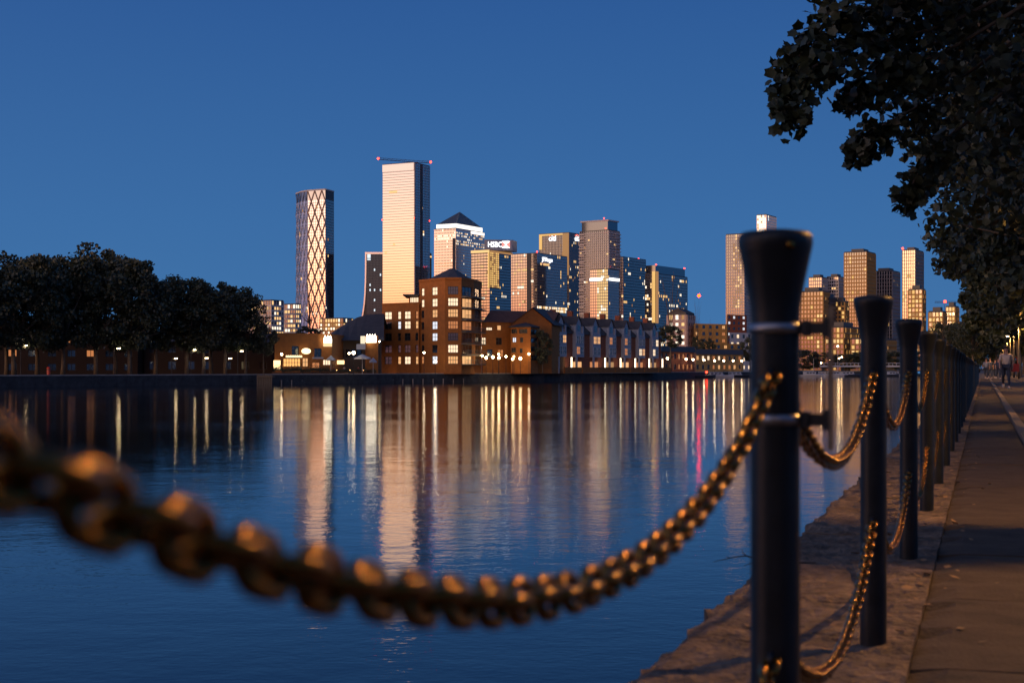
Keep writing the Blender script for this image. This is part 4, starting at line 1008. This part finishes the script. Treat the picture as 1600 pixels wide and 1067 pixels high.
# path lamps on the near quay
def path_lamp(u, label, group, e):
    o = thing('path_lamp', label, 'street lamp', Q(u, 2.78), group); o.rotation_euler.z = ANG
    m = MB(); m.tube([(0, 0, 0), (0, 0, .9), (0, 0, .95), (0, 0, 4.45)], [.085, .085, .055, .045], 10); link('column', m.mesh('column', M_lampiron, True), o, loc=(0, 0, 0))
    m = MB(); m.lathe([(.05, .0), (.30, .06), (.26, .16), (.10, .24), (.03, .26)], 16); link('lamp_shade', m.mesh('lamp_shade', M_lampiron, True), o, loc=(0, .25, 4.44))
    m = MB(); m.lathe([(.03, -.13), (.16, -.10), (.22, -.02), (.20, .0)], 16); link('lamp_bowl', m.mesh('lamp_bowl', emat('bowl_glow', (1, .72, .38), 9.0), True), o, loc=(0, .25, 4.43))
    L_ = lights_pt('lamp_light', (0, .25, 4.22), e, (1, .47, .11), .07, spot=True); L_.parent = o
for k in range(-1, 14):  # the first is unseen, added behind the viewer to light the chain
    path_lamp((6.43+.3147*2.78)/.9492 + 19.6*k, 'path lamp added unseen behind the viewer to light the chain tops' if k < 0 else 'path lamp with glowing bowl among the trees' if k else 'path lamp standing close to the second post, lighting it', 'path lamps under the trees', 950 if k < 1 else 800)

# ---------------------------------------------------------------- trees
def rnd_unit(r):
    while True:
        v = Vector((r.uniform(-1, 1), r.uniform(-1, 1), r.uniform(-1, 1)))
        if .05 < v.length < 1: return v.normalized()
LEAF = [(0, -.42), (.20, -.40), (.44, -.34), (.40, -.10), (.52, .14), (.30, .24), (.16, .34), (0, .56), (-.16, .34), (-.30, .24), (-.52, .14), (-.40, -.10), (-.44, -.34), (-.20, -.40)]
LEAFS = [(0, -.5), (.42, -.2), (.30, .2), (0, .5), (-.30, .2), (-.42, -.2)]
def leaf_poly(mb, p, s, r, shape, nrm=None):
    n_ = (rnd_unit(r) + Vector((0, 0, .3))).normalized() if nrm is None else nrm
    t_ = n_.orthogonal().normalized(); t_.rotate(Matrix.Rotation(r.uniform(0, 6.28), 3, n_)); b_ = n_.cross(t_)
    i = len(mb.v)
    for x, y in shape: mb.v.append(tuple(p + t_*(x*s) + b_*(y*s) - n_*(abs(x)*s*.18)))
    mb.f.append(tuple(range(i, i+len(shape)))); mb.m.append(0)
# -- generic far tree, 1 m unit crown scaled when placed
far_meshes = []
for sd_ in range(4):
    r = random.Random(50+sd_); mb = MB(); tb = MB()
    clumps = []
    for k in range(64):
        d = rnd_unit(r); rr = r.uniform(.35, 1)**.5
        p = Vector((d.x*7.0*rr, d.y*7.0*rr, 8.2 + d.z*7.2*rr)); 
        if p.z < 1.4: p.z = 1.4 + r.uniform(0, 1.5)
        clumps.append((p, r.uniform(1.1, 2.0)))
    for p, cr_ in clumps:
        for q in range(150):
            d = rnd_unit(r)*cr_*(r.random()**.4); d.z *= .75
            leaf_poly(mb, p+d, r.uniform(.28, .62), r, LEAFS)
    tb.tube([(0, 0, -4.2), (.1, 0, -1.5), (.15, .1, 2.0), (0, 0, 6), (0, 0, 11)], [.42, .33, .28, .2, .05], 8)
    for p, cr_ in clumps[:14]:
        tb.tube([(0.1, .05, r.uniform(.5, 4)), (p.x*.45, p.y*.45, p.z*.55+1), tuple(p)], [.14, .09, .03], 5)
    far_meshes.append((mb.mesh('crown', M_leaf2), tb.mesh('trunk', M_bark, True)))
def far_tree(x, ytop, wpx, Y, label, group, k, trunk=True, ybase=545, rz=None, zb=FZ):
    # crown spans ybase..ytop in rows and wpx in columns at Y metres
    zt, zc = zat(ytop, Y), zat(ybase, Y); sxy = wpx*Y/F/15.5; sz = (zt-zc)/15.5
    o = thing('plane_tree', label, 'tree', (*W(x, HY, Y).to_2d(), zb), group); o.rotation_euler.z = R.uniform(0, 6.28) if rz is None else rz
    c = link('crown', far_meshes[k % 4][0], o, loc=(0, 0, zc-zb)); c.scale = (sxy, sxy, sz); c['kind'] = 'stuff'
    if trunk:
        t_ = link('trunk', far_meshes[k % 4][1], o, loc=(0, 0, zc-zb)); st = (zc-zb)/4.2; t_.scale = (min(sxy, 1.1), min(sxy, 1.1), max(st, .3))
    return o
GB = 'plane trees of the left bank'
for k, (x, yt, w_, dY) in enumerate([(-110, 398, 210, 8), (-40, 394, 190, 9), (22, 388, 165, 7), (58, 395, 150, 16), (98, 392, 140, 8), (150, 380, 175, 9), (203, 398, 140, 6), (243, 430, 130, 12), (292, 428, 150, 8), (318, 436, 120, 6), (352, 440, 116, 9), (384, 458, 84, 8), (180, 392, 150, 18), (10, 392, 160, 19), (330, 440, 130, 18)]):
    lb_ = {150: 'biggest round crowned plane tree of the left bank', 292: 'broad dark plane tree right of the dip in the left bank crowns', 203: 'plane tree with a leaning lamplit trunk, beside the biggest crown', 384: 'low plane tree at the end of the left bank trees by the pub', 318: 'plane tree with a straight lamplit trunk between two bracket lamps', 22: 'tall plane tree with gappy crown at the far left bank'}.get(x, 'dark leafy plane tree within the left bank row')
    far_tree(x, yt, w_, bankY(max(x, -390)) + dY, lb_, GB if lb_.startswith('dark leafy') else None, k, ybase=555)
far_tree(412, 505, 46, bankY(412)+7, 'small leafy tree at the left corner of the pub', None, 1, ybase=560)
far_tree(484, 507, 46, 306, 'dark rounded tree rising behind the pub roof', None, 2, ybase=540)
far_tree(848, 512, 34, 334, 'dark narrow tree between the brick turret and the white terrace', None, 3, ybase=572)
far_tree(1048, 507, 44, 445, 'dark rounded tree behind the end of the white terrace', None, 0, ybase=545)
far_tree(1107, 528, 26, 548, 'small dark tree before the yellow brick building', None, 1, ybase=560)
far_tree(1090, 524, 20, 560, 'slim dark tree at the left corner of the yellow building', None, 2, ybase=552)
far_tree(1172, 524, 34, 556, 'dark tree beside the strapped post, behind the quay lamps', None, 3, ybase=566)
for k, (x, yt, w_, Y) in enumerate([(1255, 545, 60, 660), (1290, 550, 60, 690), (1325, 548, 60, 660), (1360, 552, 60, 690), (1400, 548, 60, 660), (1440, 545, 70, 640), (1480, 540, 70, 640), (1215, 548, 60, 680)]):
    far_tree(x, yt, w_, Y, 'dark tree in the low belt beyond the moored boats', 'tree belt beyond the boats', k, ybase=578)
# brick houses half hidden behind the left bank trees
low_row('brick flats half hidden behind the left bank trees', -60, 215, 275, 292, 520, 505, mat('dark_brick', (.03, .017, .012), .9), [D_]*9 + [o_], 12)
low_row('lower brick flats behind the trees next to the pub', 225, 425, 294, 305, 533, 520, mat('dark_brick', (.03, .017, .012), .9), [D_]*9 + [o_], 13)

for k, (x, yt, w_, Y) in enumerate([(1500, 500, 90, 636), (1530, 486, 90, 640), (1556, 480, 90, 632), (1585, 470, 110, 640)]):
    far_tree(x, yt, w_, Y, 'tall dark tree at the end of the dock beyond the path', 'tall trees at the dock end', k, ybase=584)
# unseen flats added behind the viewer to keep low western light off the quay
def added_back_row(label, x0, x1, y0, zt_, m, seed):
    r = random.Random(seed); A, B = Vector((x1, y0)), Vector((x0, y0)); o = thing('brick_row', label, 'building', (x0, y0, QZ), worldparts=True); L = (B-A).length; ops = []
    for i in range(4):
        for j in range(int(L/4)):
            ops.append((j*4+1.2, j*4+2.8, QZ+.8+3*i, QZ+2.4+3*i))
    mb = MB(); wallface(mb, A, B, -.5, zt_, ops); bv = Vector((0, -10)); wallface(mb, B, B+bv, -.5, zt_, []); wallface(mb, B+bv, A+bv, -.5, zt_, []); wallface(mb, A+bv, A, -.5, zt_, []); mb.quad((*A, zt_), (*B, zt_), (*(B+bv), zt_), (*(A+bv), zt_)); mb.build('wall', m, o)
    for q in ops: window(o, A, B, q, 2, 2, r.choice([D_, D_, D_, o_]))
    mb = MB(); mb.box(x0-.4, x1+.4, y0-10.4, y0+.4, zt_+.01, zt_+.5); mb.build('roof', M_slate, o)
added_back_row('brick flats added unseen behind the viewer to block the low western light', -75, 45, -28, 15.5, M_brickr, 31)
# -- overhanging planes along the path
def path_tree(Yd, v, label, group, nl, ls, seed, rad=5.4, zlo=5.4, zhi=15.0, sprays=(), shape=LEAFS, ncl=120, single=0, cut=None):
    r = random.Random(seed); u = (Yd + .3147*v)/.9492; base = Q(u, v); o = thing('plane_tree', label, 'tree', base, group)
    tb = MB(); mb = MB(); cz = (zlo+zhi)/2 - QZ; hz = (zhi-zlo)/2; clumps = []
    fork = Vector((r.uniform(-.2, .2), r.uniform(-.2, .2), 3.6))
    tb.tube([(0, 0, -.1), (.02, 0, .4), (.05, .03, 2), fork, fork + Vector((.1, .1, 4)), fork + Vector((0, 0, 8))], [.34, .26, .22, .20, .12, .04], 10)
    while len(clumps) < ncl:
        d = rnd_unit(r); rr = r.uniform(.25, 1)**.45; lump = 1 + .16*math.sin(d.x*5+seed)*math.cos(d.y*6+d.z*4)
        p = Vector((d.x*rad*rr*lump, d.y*rad*rr*lump, cz + d.z*hz*rr))
        if d.z < 0: p.z = max(p.z, zlo - QZ + .3 + .05*(p.x**2+p.y**2)**.5*r.random())
        w = base + p
        if cut and w.y > 1:
            px_ = 800 + F*w.x/w.y; py_ = HY - F*(w.z-CZ)/w.y
            if not cut(px_, py_): continue
        clumps.append((p, r.uniform(.55, 1.0)))
    for k, (p, c_) in enumerate(clumps[:26]):
        m_ = fork.lerp(p, .5) + Vector((0, 0, .5)); tb.tube([fork + Vector((0, 0, r.uniform(-.3, 3))), m_, p], [.085, .05, .015], 5)
    total = sum(c_**2 for _, c_ in clumps); small = []
    for p, c_ in clumps:
        for q in range(int(nl*c_**2/total)):
            d = rnd_unit(r)*c_*(r.random()**.45); d.z *= .7
            leaf_poly(mb, p+d, ls*r.uniform(.7, 1.25), r, shape)
    for pts, n_, sp in sprays:                     # drooping limbs given in world coordinates
        pw = [Vector(q) - base for q in pts]; tb.tube([fork + Vector((0, 0, 1.5)), (fork + pw[0])*.5 + Vector((0, 0, 1.6))] + pw, [.05, .035] + [.018*(1-k/len(pw))+.004 for k in range(len(pw))], 6)
        for k in range(n_):
            t_ = r.random()**.8*(len(pw)-1.001); i = int(t_); p = pw[i].lerp(pw[i+1], t_-i) + rnd_unit(r)*sp*r.random()**.5*(1.15-.5*t_/(len(pw)-1)) - Vector((0, 0, .08))
            small.append((p, ls*r.uniform(.75, 1.2)))
    small.sort(key=lambda q: (base+q[0]).x/(base+q[0]).y)
    for p, s_ in small[single:]: leaf_poly(mb, p, s_, r, shape)
    for p, s_ in small[:single]:                   # leaves one can tell apart against the sky
        lo = link('leaf', leaf_me, o, loc=p); lo.scale = (s_, s_, s_); lo.rotation_euler = (r.uniform(-1.2, 1.2), r.uniform(-1.2, 1.2), r.uniform(0, 6.28))
    if mb.f:
        link('crown', mb.mesh('crown', M_leaf), o, loc=(0, 0, 0), kind='stuff')
    link('trunk', tb.mesh('trunk', M_bark, True), o, loc=(0, 0, 0))
    return o
lfm = MB(); leaf_poly(lfm, Vector((0, 0, 0)), 1.0, random.Random(1), LEAF, Vector((0, 0, 1))); leaf_me = lfm.mesh('leaf', M_leaf)
BND = [(-200, 1330), (0, 1300), (60, 1290), (110, 1290), (150, 1330), (200, 1400), (260, 1425), (330, 1450), (420, 1462), (480, 1490), (540, 1515), (580, 1560)]
def cutf(x, y):
    for (ya, xa), (yb, xb) in zip(BND, BND[1:]):
        if ya <= y < yb: return x > xa + (xb-xa)*(y-ya)/(yb-ya) + 18
    return y < -200 or x > 1700
sp1 = [W(1480, 40, 16.5), W(1400, 60, 16), W(1330, 75, 15.5), W(1270, 105, 15), W(1228, 150, 14.8), W(1240, 178, 14.7)]
sp2 = [W(1460, 0, 16.5), W(1380, 10, 16), W(1310, 20, 15.5), W(1262, 70, 15.2), W(1225, 120, 15)]
sp3 = [W(1490, 130, 17.5), W(1440, 165, 17), W(1390, 190, 16.8), W(1350, 215, 16.6), W(1335, 232, 16.5)]
sp4 = [W(1500, 200, 17.5), W(1450, 240, 17.2), W(1425, 290, 17), W(1412, 305, 17)]
sp5 = [W(1480, 80, 16.5), W(1410, 110, 16), W(1360, 130, 15.8), W(1320, 150, 15.6)]
path_tree(15.5, 3.7, 'great overhanging plane tree with drooping leafy limbs over the posts', None, 42000, .125, 3, rad=6.2, zlo=5.0, zhi=15, sprays=[(sp1, 520, .34), (sp2, 520, .36), (sp3, 380, .30), (sp4, 260, .3), (sp5, 360, .32)], shape=LEAF, ncl=260, single=300, cut=cutf)
TG = 'plane trees along the path'
for k, (Yd, nl, ls, lb_) in enumerate([(25, 20000, .17, 'plane tree with dense dark crown next behind the great overhanging one'), (36, 15000, .21, None), (48, 12000, .26, None), (62, 10000, .3, None), (79, 9000, .35, None), (99, 8000, .42, None), (122, 8000, .5, None), (150, 8000, .6, None), (185, 8000, .7, None)]):
    path_tree(Yd, 3.7 + R.uniform(-.2, .3), lb_ or 'dark plane tree farther down the path row', None if lb_ else TG, nl, ls, 60+k, rad=5.7, zlo=4.9 if k < 4 else 5.2, zhi=14.5, ncl=120)
path_tree(6.6, 1.95, 'young plane tree beside the first path lamp, crown above the view', None, 5000, .2, 80, rad=2.4, zlo=8.6, zhi=13, ncl=60)
for k, (u_, v_) in enumerate([(225, -1.5), (235, 2.0), (240, 6), (255, -6), (215, 7)]):
    p = Q(u_, v_); o = far_tree(800 + F*p.x/p.y, 505 - 8*k % 20, 70, p.y, 'dark tree closing the far end of the path', 'trees at the end of the path', k, ybase=560, zb=QZ)

# ---------------------------------------------------------------- boats, bridge, jetty
def boat(x, Y, L, rz, label, hullm, cabin=True, mast=0., group=None):
    p = W(x, HY, Y); o = thing('moored_boat', label, 'boat', (p.x, p.y, 0), group, rz=rz)
    m = MB(); st = [(-.5, .32, .75), (-.3, .40, .72), (0, .42, .75), (.25, .33, .85), (.42, .15, 1.0), (.5, .02, 1.12)]; rings = []
    for t_, hw, sh in st:
        hw *= L*.36; i = len(m.v); rings.append(i); x_ = t_*L
        m.v += [(x_, -hw, sh), (x_, -hw*.8, .05), (x_*.97, 0, -.25), (x_, hw*.8, .05), (x_, hw, sh)]
    for a_, b_ in zip(rings, rings[1:]):
        for q in range(4): m.f.append((a_+q, a_+q+1, b_+q+1, b_+q)); m.m.append(0)
        m.f.append((a_+4, a_, b_, b_+4)); m.m.append(0)
    m.f.append(tuple(rings[0]+q for q in range(5))); m.m.append(0); link('hull', m.mesh('hull', hullm), o, loc=(0, 0, 0))
    if cabin:
        m = MB(); w_ = L*.11; m.box(-L*.28, L*.12, -w_, w_, .7, 1.75); m.quad((L*.12, -w_, .7), (L*.24, -w_*.8, .8), (L*.24, w_*.8, .8), (L*.12, w_, 1.75)); cb = link('cabin', m.mesh('cabin', M_render), o, loc=(0, 0, 0))
        m = MB(); [m.box(-L*.25+q*L*.12, -L*.25+q*L*.12+L*.08, -w_-.03, w_+.03, 1.15, 1.55) for q in range(3)]; link('cabin_window', m.mesh('cabin_window', D_), cb, loc=(0, 0, 0))
    if mast:
        m = MB(); m.tube([(L*.08, 0, .8), (L*.08, 0, mast)], [.07, .04], 5); m.tube([(L*.08, 0, 2.1), (-L*.35, 0, 2.0)], .06, 5); link('mast', m.mesh('mast', M_framew), o, loc=(0, 0, 0))
M_hw = mat('hull_white', (.6, .6, .6), .4); M_hd = mat('hull_dark', (.03, .035, .05), .4); M_hb = mat('hull_blue', (.03, .07, .16), .4)
for x, Y, L, rz, lb_, hm_, cb, ms in ((1098, 470, 9, .2, 'dark open boat moored below the long low row', M_hd, False, 0), (1122, 484, 11, .1, 'white cabin cruiser moored below the long low row', M_hw, True, 0), (1150, 505, 12, .15, 'dark barge with a low cabin moored by the strapped post', M_hd, True, 0), (1172, 520, 8, 0, 'small dark boat moored under the dark tree by the strapped post', M_hd, False, 0),
    (1268, 560, 11, .3, 'white cabin boat just right of the strapped post', M_hw, True, 7), (1290, 566, 10, -.2, 'blue hulled cabin boat among the moored boats', M_hb, True, 0), (1306, 556, 10, .2, 'white yacht with a tall mast seen through the first chain gap', M_hw, True, 12), (1327, 570, 12, .1, 'long dark boat next to the second post', M_hd, True, 0), (1335, 520, 7, .0, 'low dinghy nearest the quay before the moored boats', M_hd, False, 0), (1398, 560, 10, .2, 'white boat between the second and third post', M_hw, True, 0), (1386, 545, 9, -.1, 'dark low boat between the second and third post', M_hd, False, 0)):
    boat(x, Y, L, rz, lb_, hm_, cb, ms)
br = thing('footbridge', 'low pale footbridge with lamps behind the moored boats', 'bridge', W(1340, HY, 612) - Vector((0, 0, CZ-FZ)), worldparts=True)
A, B = W(1281, HY, 612).to_2d(), W(1412, HY, 616).to_2d(); fbox(br, 'deck', A, B, zat(573.5, 613), zat(571, 613), 3, M_render)
for k in range(22):
    a_, b_ = along(A, B, k/22, k/22+.006); fbox(br, 'railing_post', a_, b_, zat(571, 613), zat(567.2, 613), .15, M_render)
fbox(br, 'handrail', A, B, zat(567.6, 613), zat(567, 613), .2, M_render, -.02)
for k in range(5):
    a_, b_ = along(A, B, .02+.23*k, .04+.23*k); fbox(br, 'pier', a_, b_, -.3, zat(573.6, 613), 2, M_wall)
for x, y in ((1297, 562), (1315, 558), (1311, 560), (1283, 567)):
    globe_lamp(x, y, 618, 'globe lamp near the footbridge behind the boats', 'lamps near the footbridge', 1.2)
globe_lamp(1178, 577.5, 540, 'low bright globe lamp at the water beside the strapped post', None, 1.3)
globe_lamp(1309, 541, 700, 'white floodlight lamp among the buildings behind the boats', None, 1.6, globw_me)
rl_ = thing('beacon_buoy', 'small red light at the foot of the far quay by the moored boats', 'buoy', W(1104, HY, 470) - Vector((0, 0, CZ)), worldparts=True)
m = MB(); p = W(1104, 582.5, 470); m.tube([(p.x, p.y, 0), (p.x, p.y, p.z)], .1, 6); m.build('pole', M_lampiron, rl_); beacon(rl_, p + Vector((0, 0, .2)), .35)
jt = thing('timber_jetty', 'dark timber jetty of upright piles at the end of the left bank', 'jetty', W(414, HY, 274) - Vector((0, 0, CZ)), worldparts=True)
for k in range(9):
    p = W(402.5+2.7*k, HY, 273.5); m = MB(); m.box(p.x-.13, p.x+.13, p.y-.13, p.y+.13, -.5, FZ-.1+R.uniform(0, .2)); m.build('pile', M_frame, jt)
p, q = W(401, HY, 273), W(426, HY, 273); m = MB(); m.box(p.x, q.x, 273, 276, FZ-.5, FZ-.25); m.build('deck', M_frame, jt)
fm_ = MB(); fm_.tube([(0, 0, -.3), (0, 0, .55)], [.13, .12], 6); fm_.lathe([(.15, .55), (.16, .7), (.05, .75)], 8); fend = fm_.mesh('mooring_pile', M_copingfar)
for k in range(20):
    x = 424 + 15.8*k; Y = bankY(x)-.5; o = link('mooring_pile', fend); o.location = (*W(x, HY, Y).to_2d(), 0)
    tag(o, 'small pale mooring pile at the foot of the far dock wall', 'pile', 'mooring piles along the dock wall')
rb_ = thing('litter_bin', 'small red bin under the left bank trees', 'bin', W(76, HY, 242) - Vector((0, 0, CZ-FZ)))
m = MB(); m.lathe([(.30, 0), (.32, 1.2), (.34, 1.25), (.25, 1.45), (.05, 1.5)], 12); link('body', m.mesh('body', mat('red_paint', (.4, .03, .02), .4)), rb_, loc=(0, 0, 0)); m = MB(); m.box(-.2, .2, -.36, -.3, .9, 1.05); link('slot', m.mesh('slot', M_frame), rb_, loc=(0, 0, 0))

# ---------------------------------------------------------------- people
def skin_mesh(name, verts, edges, radii, m, root=0, sub=1):
    me = bpy.data.meshes.new(name); me.from_pydata([tuple(v) for v in verts], edges, []); ob = bpy.data.objects.new(name, me); COL.objects.link(ob)
    ob.modifiers.new('s', 'SKIN'); ob.modifiers.new('b', 'SUBSURF').levels = sub
    for sv, r_ in zip(me.skin_vertices[0].data, radii): sv.radius = r_ if hasattr(r_, '__len__') else (r_, r_)
    me.skin_vertices[0].data[root].use_root = True
    dg = bpy.context.evaluated_depsgraph_get(); dg.update(); out = bpy.data.meshes.new_from_object(ob.evaluated_get(dg)); bpy.data.objects.remove(ob)
    out.materials.clear(); out.materials.append(m); out.name = name
    for p_ in out.polygons: p_.use_smooth = True
    return out
def person(loc, h, face, label, shirt, trous, hair, stride=.28, group=None):
    o = thing('person', label, 'person', loc, group, rz=face); k = h/1.78; V = lambda *a_: Vector(a_)*k; s = stride
    J = dict(pel=V(0,0,.95), chest=V(0,.0,1.28), neck=V(0,.0,1.48), hd0=V(0,.02,1.56), hd1=V(0,.03,1.68), hd2=V(0,.02,1.75),
             hl=V(-.10,0,.92), hr=V(.10,0,.92), kl=V(-.11,s*.75,.52), kr=V(.11,-s*.15,.50), al=V(-.11,s*.9,.10), ar=V(.11,-s*1.5,.22), tl=V(-.11,s*.9+.17,.04), tr=V(.11,-s*1.35,.05),
             sl=V(-.19,0,1.42), sr=V(.19,0,1.42), el=V(-.25,-s*.5,1.14), er=V(.25,s*.45,1.14), wl=V(-.25,-s*.35,.90), wr=V(.25,s*.95,.93))
    N = list(J); E_ = [('pel','chest'),('chest','neck'),('neck','hd0'),('hd0','hd1'),('hd1','hd2'),('pel','hl'),('pel','hr'),('hl','kl'),('kl','al'),('al','tl'),('hr','kr'),('kr','ar'),('ar','tr'),('chest','sl'),('chest','sr'),('sl','el'),('el','wl'),('sr','er'),('er','wr')]
    rad = dict(pel=(.14,.10), chest=(.15,.11), neck=.055, hd0=.075, hd1=.092, hd2=.06, hl=.085, hr=.085, kl=.055, kr=.055, al=.038, ar=.038, tl=.035, tr=.035, sl=.055, sr=.055, el=.042, er=.042, wl=.03, wr=.03)
    def sub(names, grow, m, nm, extra=()):
        idx = {n_: i for i, n_ in enumerate(names)}; vs = [J[n_] for n_ in names]; es = [(idx[a_], idx[b_]) for a_, b_ in list(E_)+list(extra) if a_ in idx and b_ in idx]
        return link(nm, skin_mesh(nm, vs, es, [tuple(x*k*grow for x in (rad[n_] if hasattr(rad[n_], '__len__') else (rad[n_],)*2)) for n_ in names], m), o, loc=(0, 0, 0))
    for sd_, wn_, en_ in ((-1, 'wl', 'el'), (1, 'wr', 'er')):      # palm, four fingers and a thumb
        d = (J[wn_]-J[en_]).normalized(); w = J[wn_]; J['p'+wn_] = w + d*.07*k; rad['p'+wn_] = (.035, .018); N.append('p'+wn_); E_.append((wn_, 'p'+wn_))
        for f in range(5):
            nm = 'f%d%s' % (f, wn_); nm2 = nm+'t'; off = Vector((-.02*sd_*k, 0, 0)) if f < 4 else Vector((0, .035*k, .02*k))
            J[nm] = J['p'+wn_] + d*(.035 if f < 4 else -.005)*k + Vector((0, (f-1.5)*.017*k if f < 4 else .03*k, 0)); J[nm2] = J[nm] + d*(.035+.006*(f in (1, 2)))*k + off*.6
            rad[nm] = .0085; rad[nm2] = .007; N += [nm, nm2]; E_ += [('p'+wn_, nm), (nm, nm2)]
    sub(N, 1.0, mat('skin', (.42, .24, .17), .5), 'body')
    sub(['pel', 'chest', 'sl', 'sr', 'el', 'er'], 1.22, shirt, 'shirt'); sub(['pel', 'hl', 'hr', 'kl', 'kr', 'al', 'ar'], 1.25, trous, 'trousers')
    m = MB(); c_ = J['hd1']
    m.lathe([(.096*k, -.02*k), (.108*k, .03*k), (.095*k, .075*k), (.05*k, .112*k), (.01*k, .12*k)], 12, 0, (c_.x, c_.y-.012*k, c_.z)); link('hair', m.mesh('hair', hair, True), o, loc=(0, 0, 0))
    for sd_, t_ in ((-1, 'tl'), (1, 'tr')):
        m = MB(); p = J[t_]; q = J['a'+t_[1]]; m.tube([q + Vector((0, -.04, -.04)), q.lerp(p, .5) + Vector((0, 0, -.03)), p + Vector((0, .05, -.0))], [.05*k, .055*k, .03*k], 8); link('shoe', m.mesh('shoe', mat('shoe_pale', (.4, .36, .32), .6), True), o, loc=(0, 0, 0))
    m = MB()
    for x_ in (-.033, .033): m.lathe([(.002, -.012), (.011, -.006), (.011, .006), (.002, .012)], 6, 0, (c_.x+x_*k, c_.y+.088*k, c_.z-.01))
    link('eye', m.mesh('eye', M_frame), o, loc=(0, 0, 0)); m = MB(); m.tube([(c_.x, c_.y+.09*k, c_.z), (c_.x, c_.y+.115*k, c_.z-.04*k)], [.008, .016], 6); link('nose', m.mesh('nose', mat('skin', (.42, .24, .17))), o, loc=(0, 0, 0))
    return o
M_hair = mat('dark_hair', (.015, .01, .008), .6); M_shw = mat('pale_shirt', (.62, .50, .40), .8); M_jean = mat('dark_jeans', (.025, .035, .06), .8); M_navy = mat('navy_coat', (.03, .045, .09), .8); M_redbag = mat('red_bag', (.5, .05, .03), .6)
FACE = ANG + math.pi/2      # facing the viewer: local +y points back along the path
pp = W(1572, 604.5, 61); pp.z = QZ
w1 = person((pp.x, pp.y, QZ-.01), 1.85, FACE, 'person in pale shirt and dark jeans striding along the path', M_shw, M_jean, M_hair)
bg_ = thing('shoulder_bag', 'red bag swinging beside the person in the pale shirt', 'bag', (pp.x+.42, pp.y+.1, QZ+.72))
m = MB(); m.box(-.16, .16, -.06, .06, 0, .34); m.box(-.14, .14, -.07, -.06, .02, .2); link('bag_body', m.mesh('bag_body', M_redbag), bg_, loc=(0, 0, 0)); m = MB(); m.tube([(-.12, 0, .34), (-.05, 0, .62), (.05, 0, .62), (.12, 0, .34)], .012, 5); link('strap', m.mesh('strap', M_redbag), bg_, loc=(0, 0, 0))
for x, Y, h, sh, lb_ in ((1541, 118, 1.75, mat('grey_top', (.2, .22, .26), .8), 'person in a light grey top in the group farther down the path'), (1547, 121, 1.8, M_navy, 'person in a dark navy coat in the group, beside the grey top'), (1555, 124, 1.7, M_jean, 'person in dark clothes at the kerb side of the group'), (1560, 117, 1.75, M_navy, 'person in a dark coat just beyond the striding one')):
    p = W(x, HY, Y); person((p.x, p.y, QZ-.01), h, FACE + R.uniform(-.3, .3), lb_, sh, M_jean, M_hair, .16)
# planters and a railing along the pub terrace
pl_ = MB(); r = random.Random(77)
for q in range(420): leaf_poly(pl_, Vector((r.uniform(-1.0, 1.0), r.uniform(-.3, .3), .5 + abs(r.gauss(0, .28)))), r.uniform(.10, .22), r, LEAFS)
pl_me = pl_.mesh('foliage', M_leaf2); bx_ = MB(); bx_.box(-1.05, 1.05, -.35, .35, 0, .5); bx_.box(-1.1, 1.1, -.4, .4, .44, .52); bx_me = bx_.mesh('trough', mat('trough_wood', (.10, .05, .025), .8))
for k in range(11):
    x = 434 + 14.6*k; p = W(x, HY, bankY(x) + 3.2 + r.uniform(-.4, .6)); o = thing('planter', 'wooden planter with a leafy shrub on the pub terrace edge', 'planter', (p.x, p.y, FZ), 'planters on the pub terrace')
    link('trough', bx_me, o, loc=(0, 0, 0)); f_ = link('foliage', pl_me, o, loc=(0, 0, 0), kind='stuff'); f_.scale = (1, 1, r.uniform(.8, 1.5))
tb_ = MB(); tb_.lathe([(.4, .72), (.42, .75), (.02, .76)], 12); tb_.tube([(0, 0, 0), (0, 0, .73)], .04, 6); tb_.lathe([(.25, 0), (.22, .03), (.03, .05)], 10); tb_me = tb_.mesh('table_top', mat('table_wood', (.2, .1, .05), .6))
lm_ = MB(); lm_.lathe([(.03, 0), (.05, .05), (.03, .14)], 8); lm_me = lm_.mesh('candle_lamp', E_orange)
for k in range(7):
    x = 442 + 21*k; p = W(x, HY, bankY(x) + 5.5 + r.uniform(0, 2)); o = thing('terrace_table', 'round pub terrace table with a glowing candle lamp', 'table', (p.x, p.y, FZ), 'candle lit tables on the pub terrace')
    link('table_top', tb_me, o, loc=(0, 0, 0)); link('candle_lamp', lm_me, o, loc=(0, 0, .76))
M_drk = mat('dark_coat', (.05, .03, .03), .8); M_rdt = mat('red_top', (.30, .05, .04), .8)
for k, (x, lb_) in enumerate(((500, 'person in a dark coat standing on the pub terrace by the wall'), (521, 'person in a red top on the pub terrace by the small parasol'), (538, 'person in a pale top between the two parasols'), (470, 'person in a dark coat under the lit pub awning'), (560, 'person in a red top under the wide parasol'))):
    p = W(x, HY, bankY(x) + 6.5); person((p.x, p.y, FZ), 1.72, r.uniform(0, 6.28), lb_, (M_drk, M_rdt, M_shw, M_drk, M_rdt)[k], M_jean, M_hair, .1)
# pub terrace lights and facade lamps
for x, y, Y, e_ in ((455, 560, 286, 150), (480, 556, 289, 120), (512, 543, 295, 60), (525, 562, 303, 120), (566, 562, 300, 120), (432, 566, 286, 60)):
    lights_pt('terrace_light', W(x, y, Y), e_, (1, .55, .2), .3)
for o in bpy.data.objects:
    for k_ in ('_w', '_c'):
        if k_ in o.keys(): del o[k_]
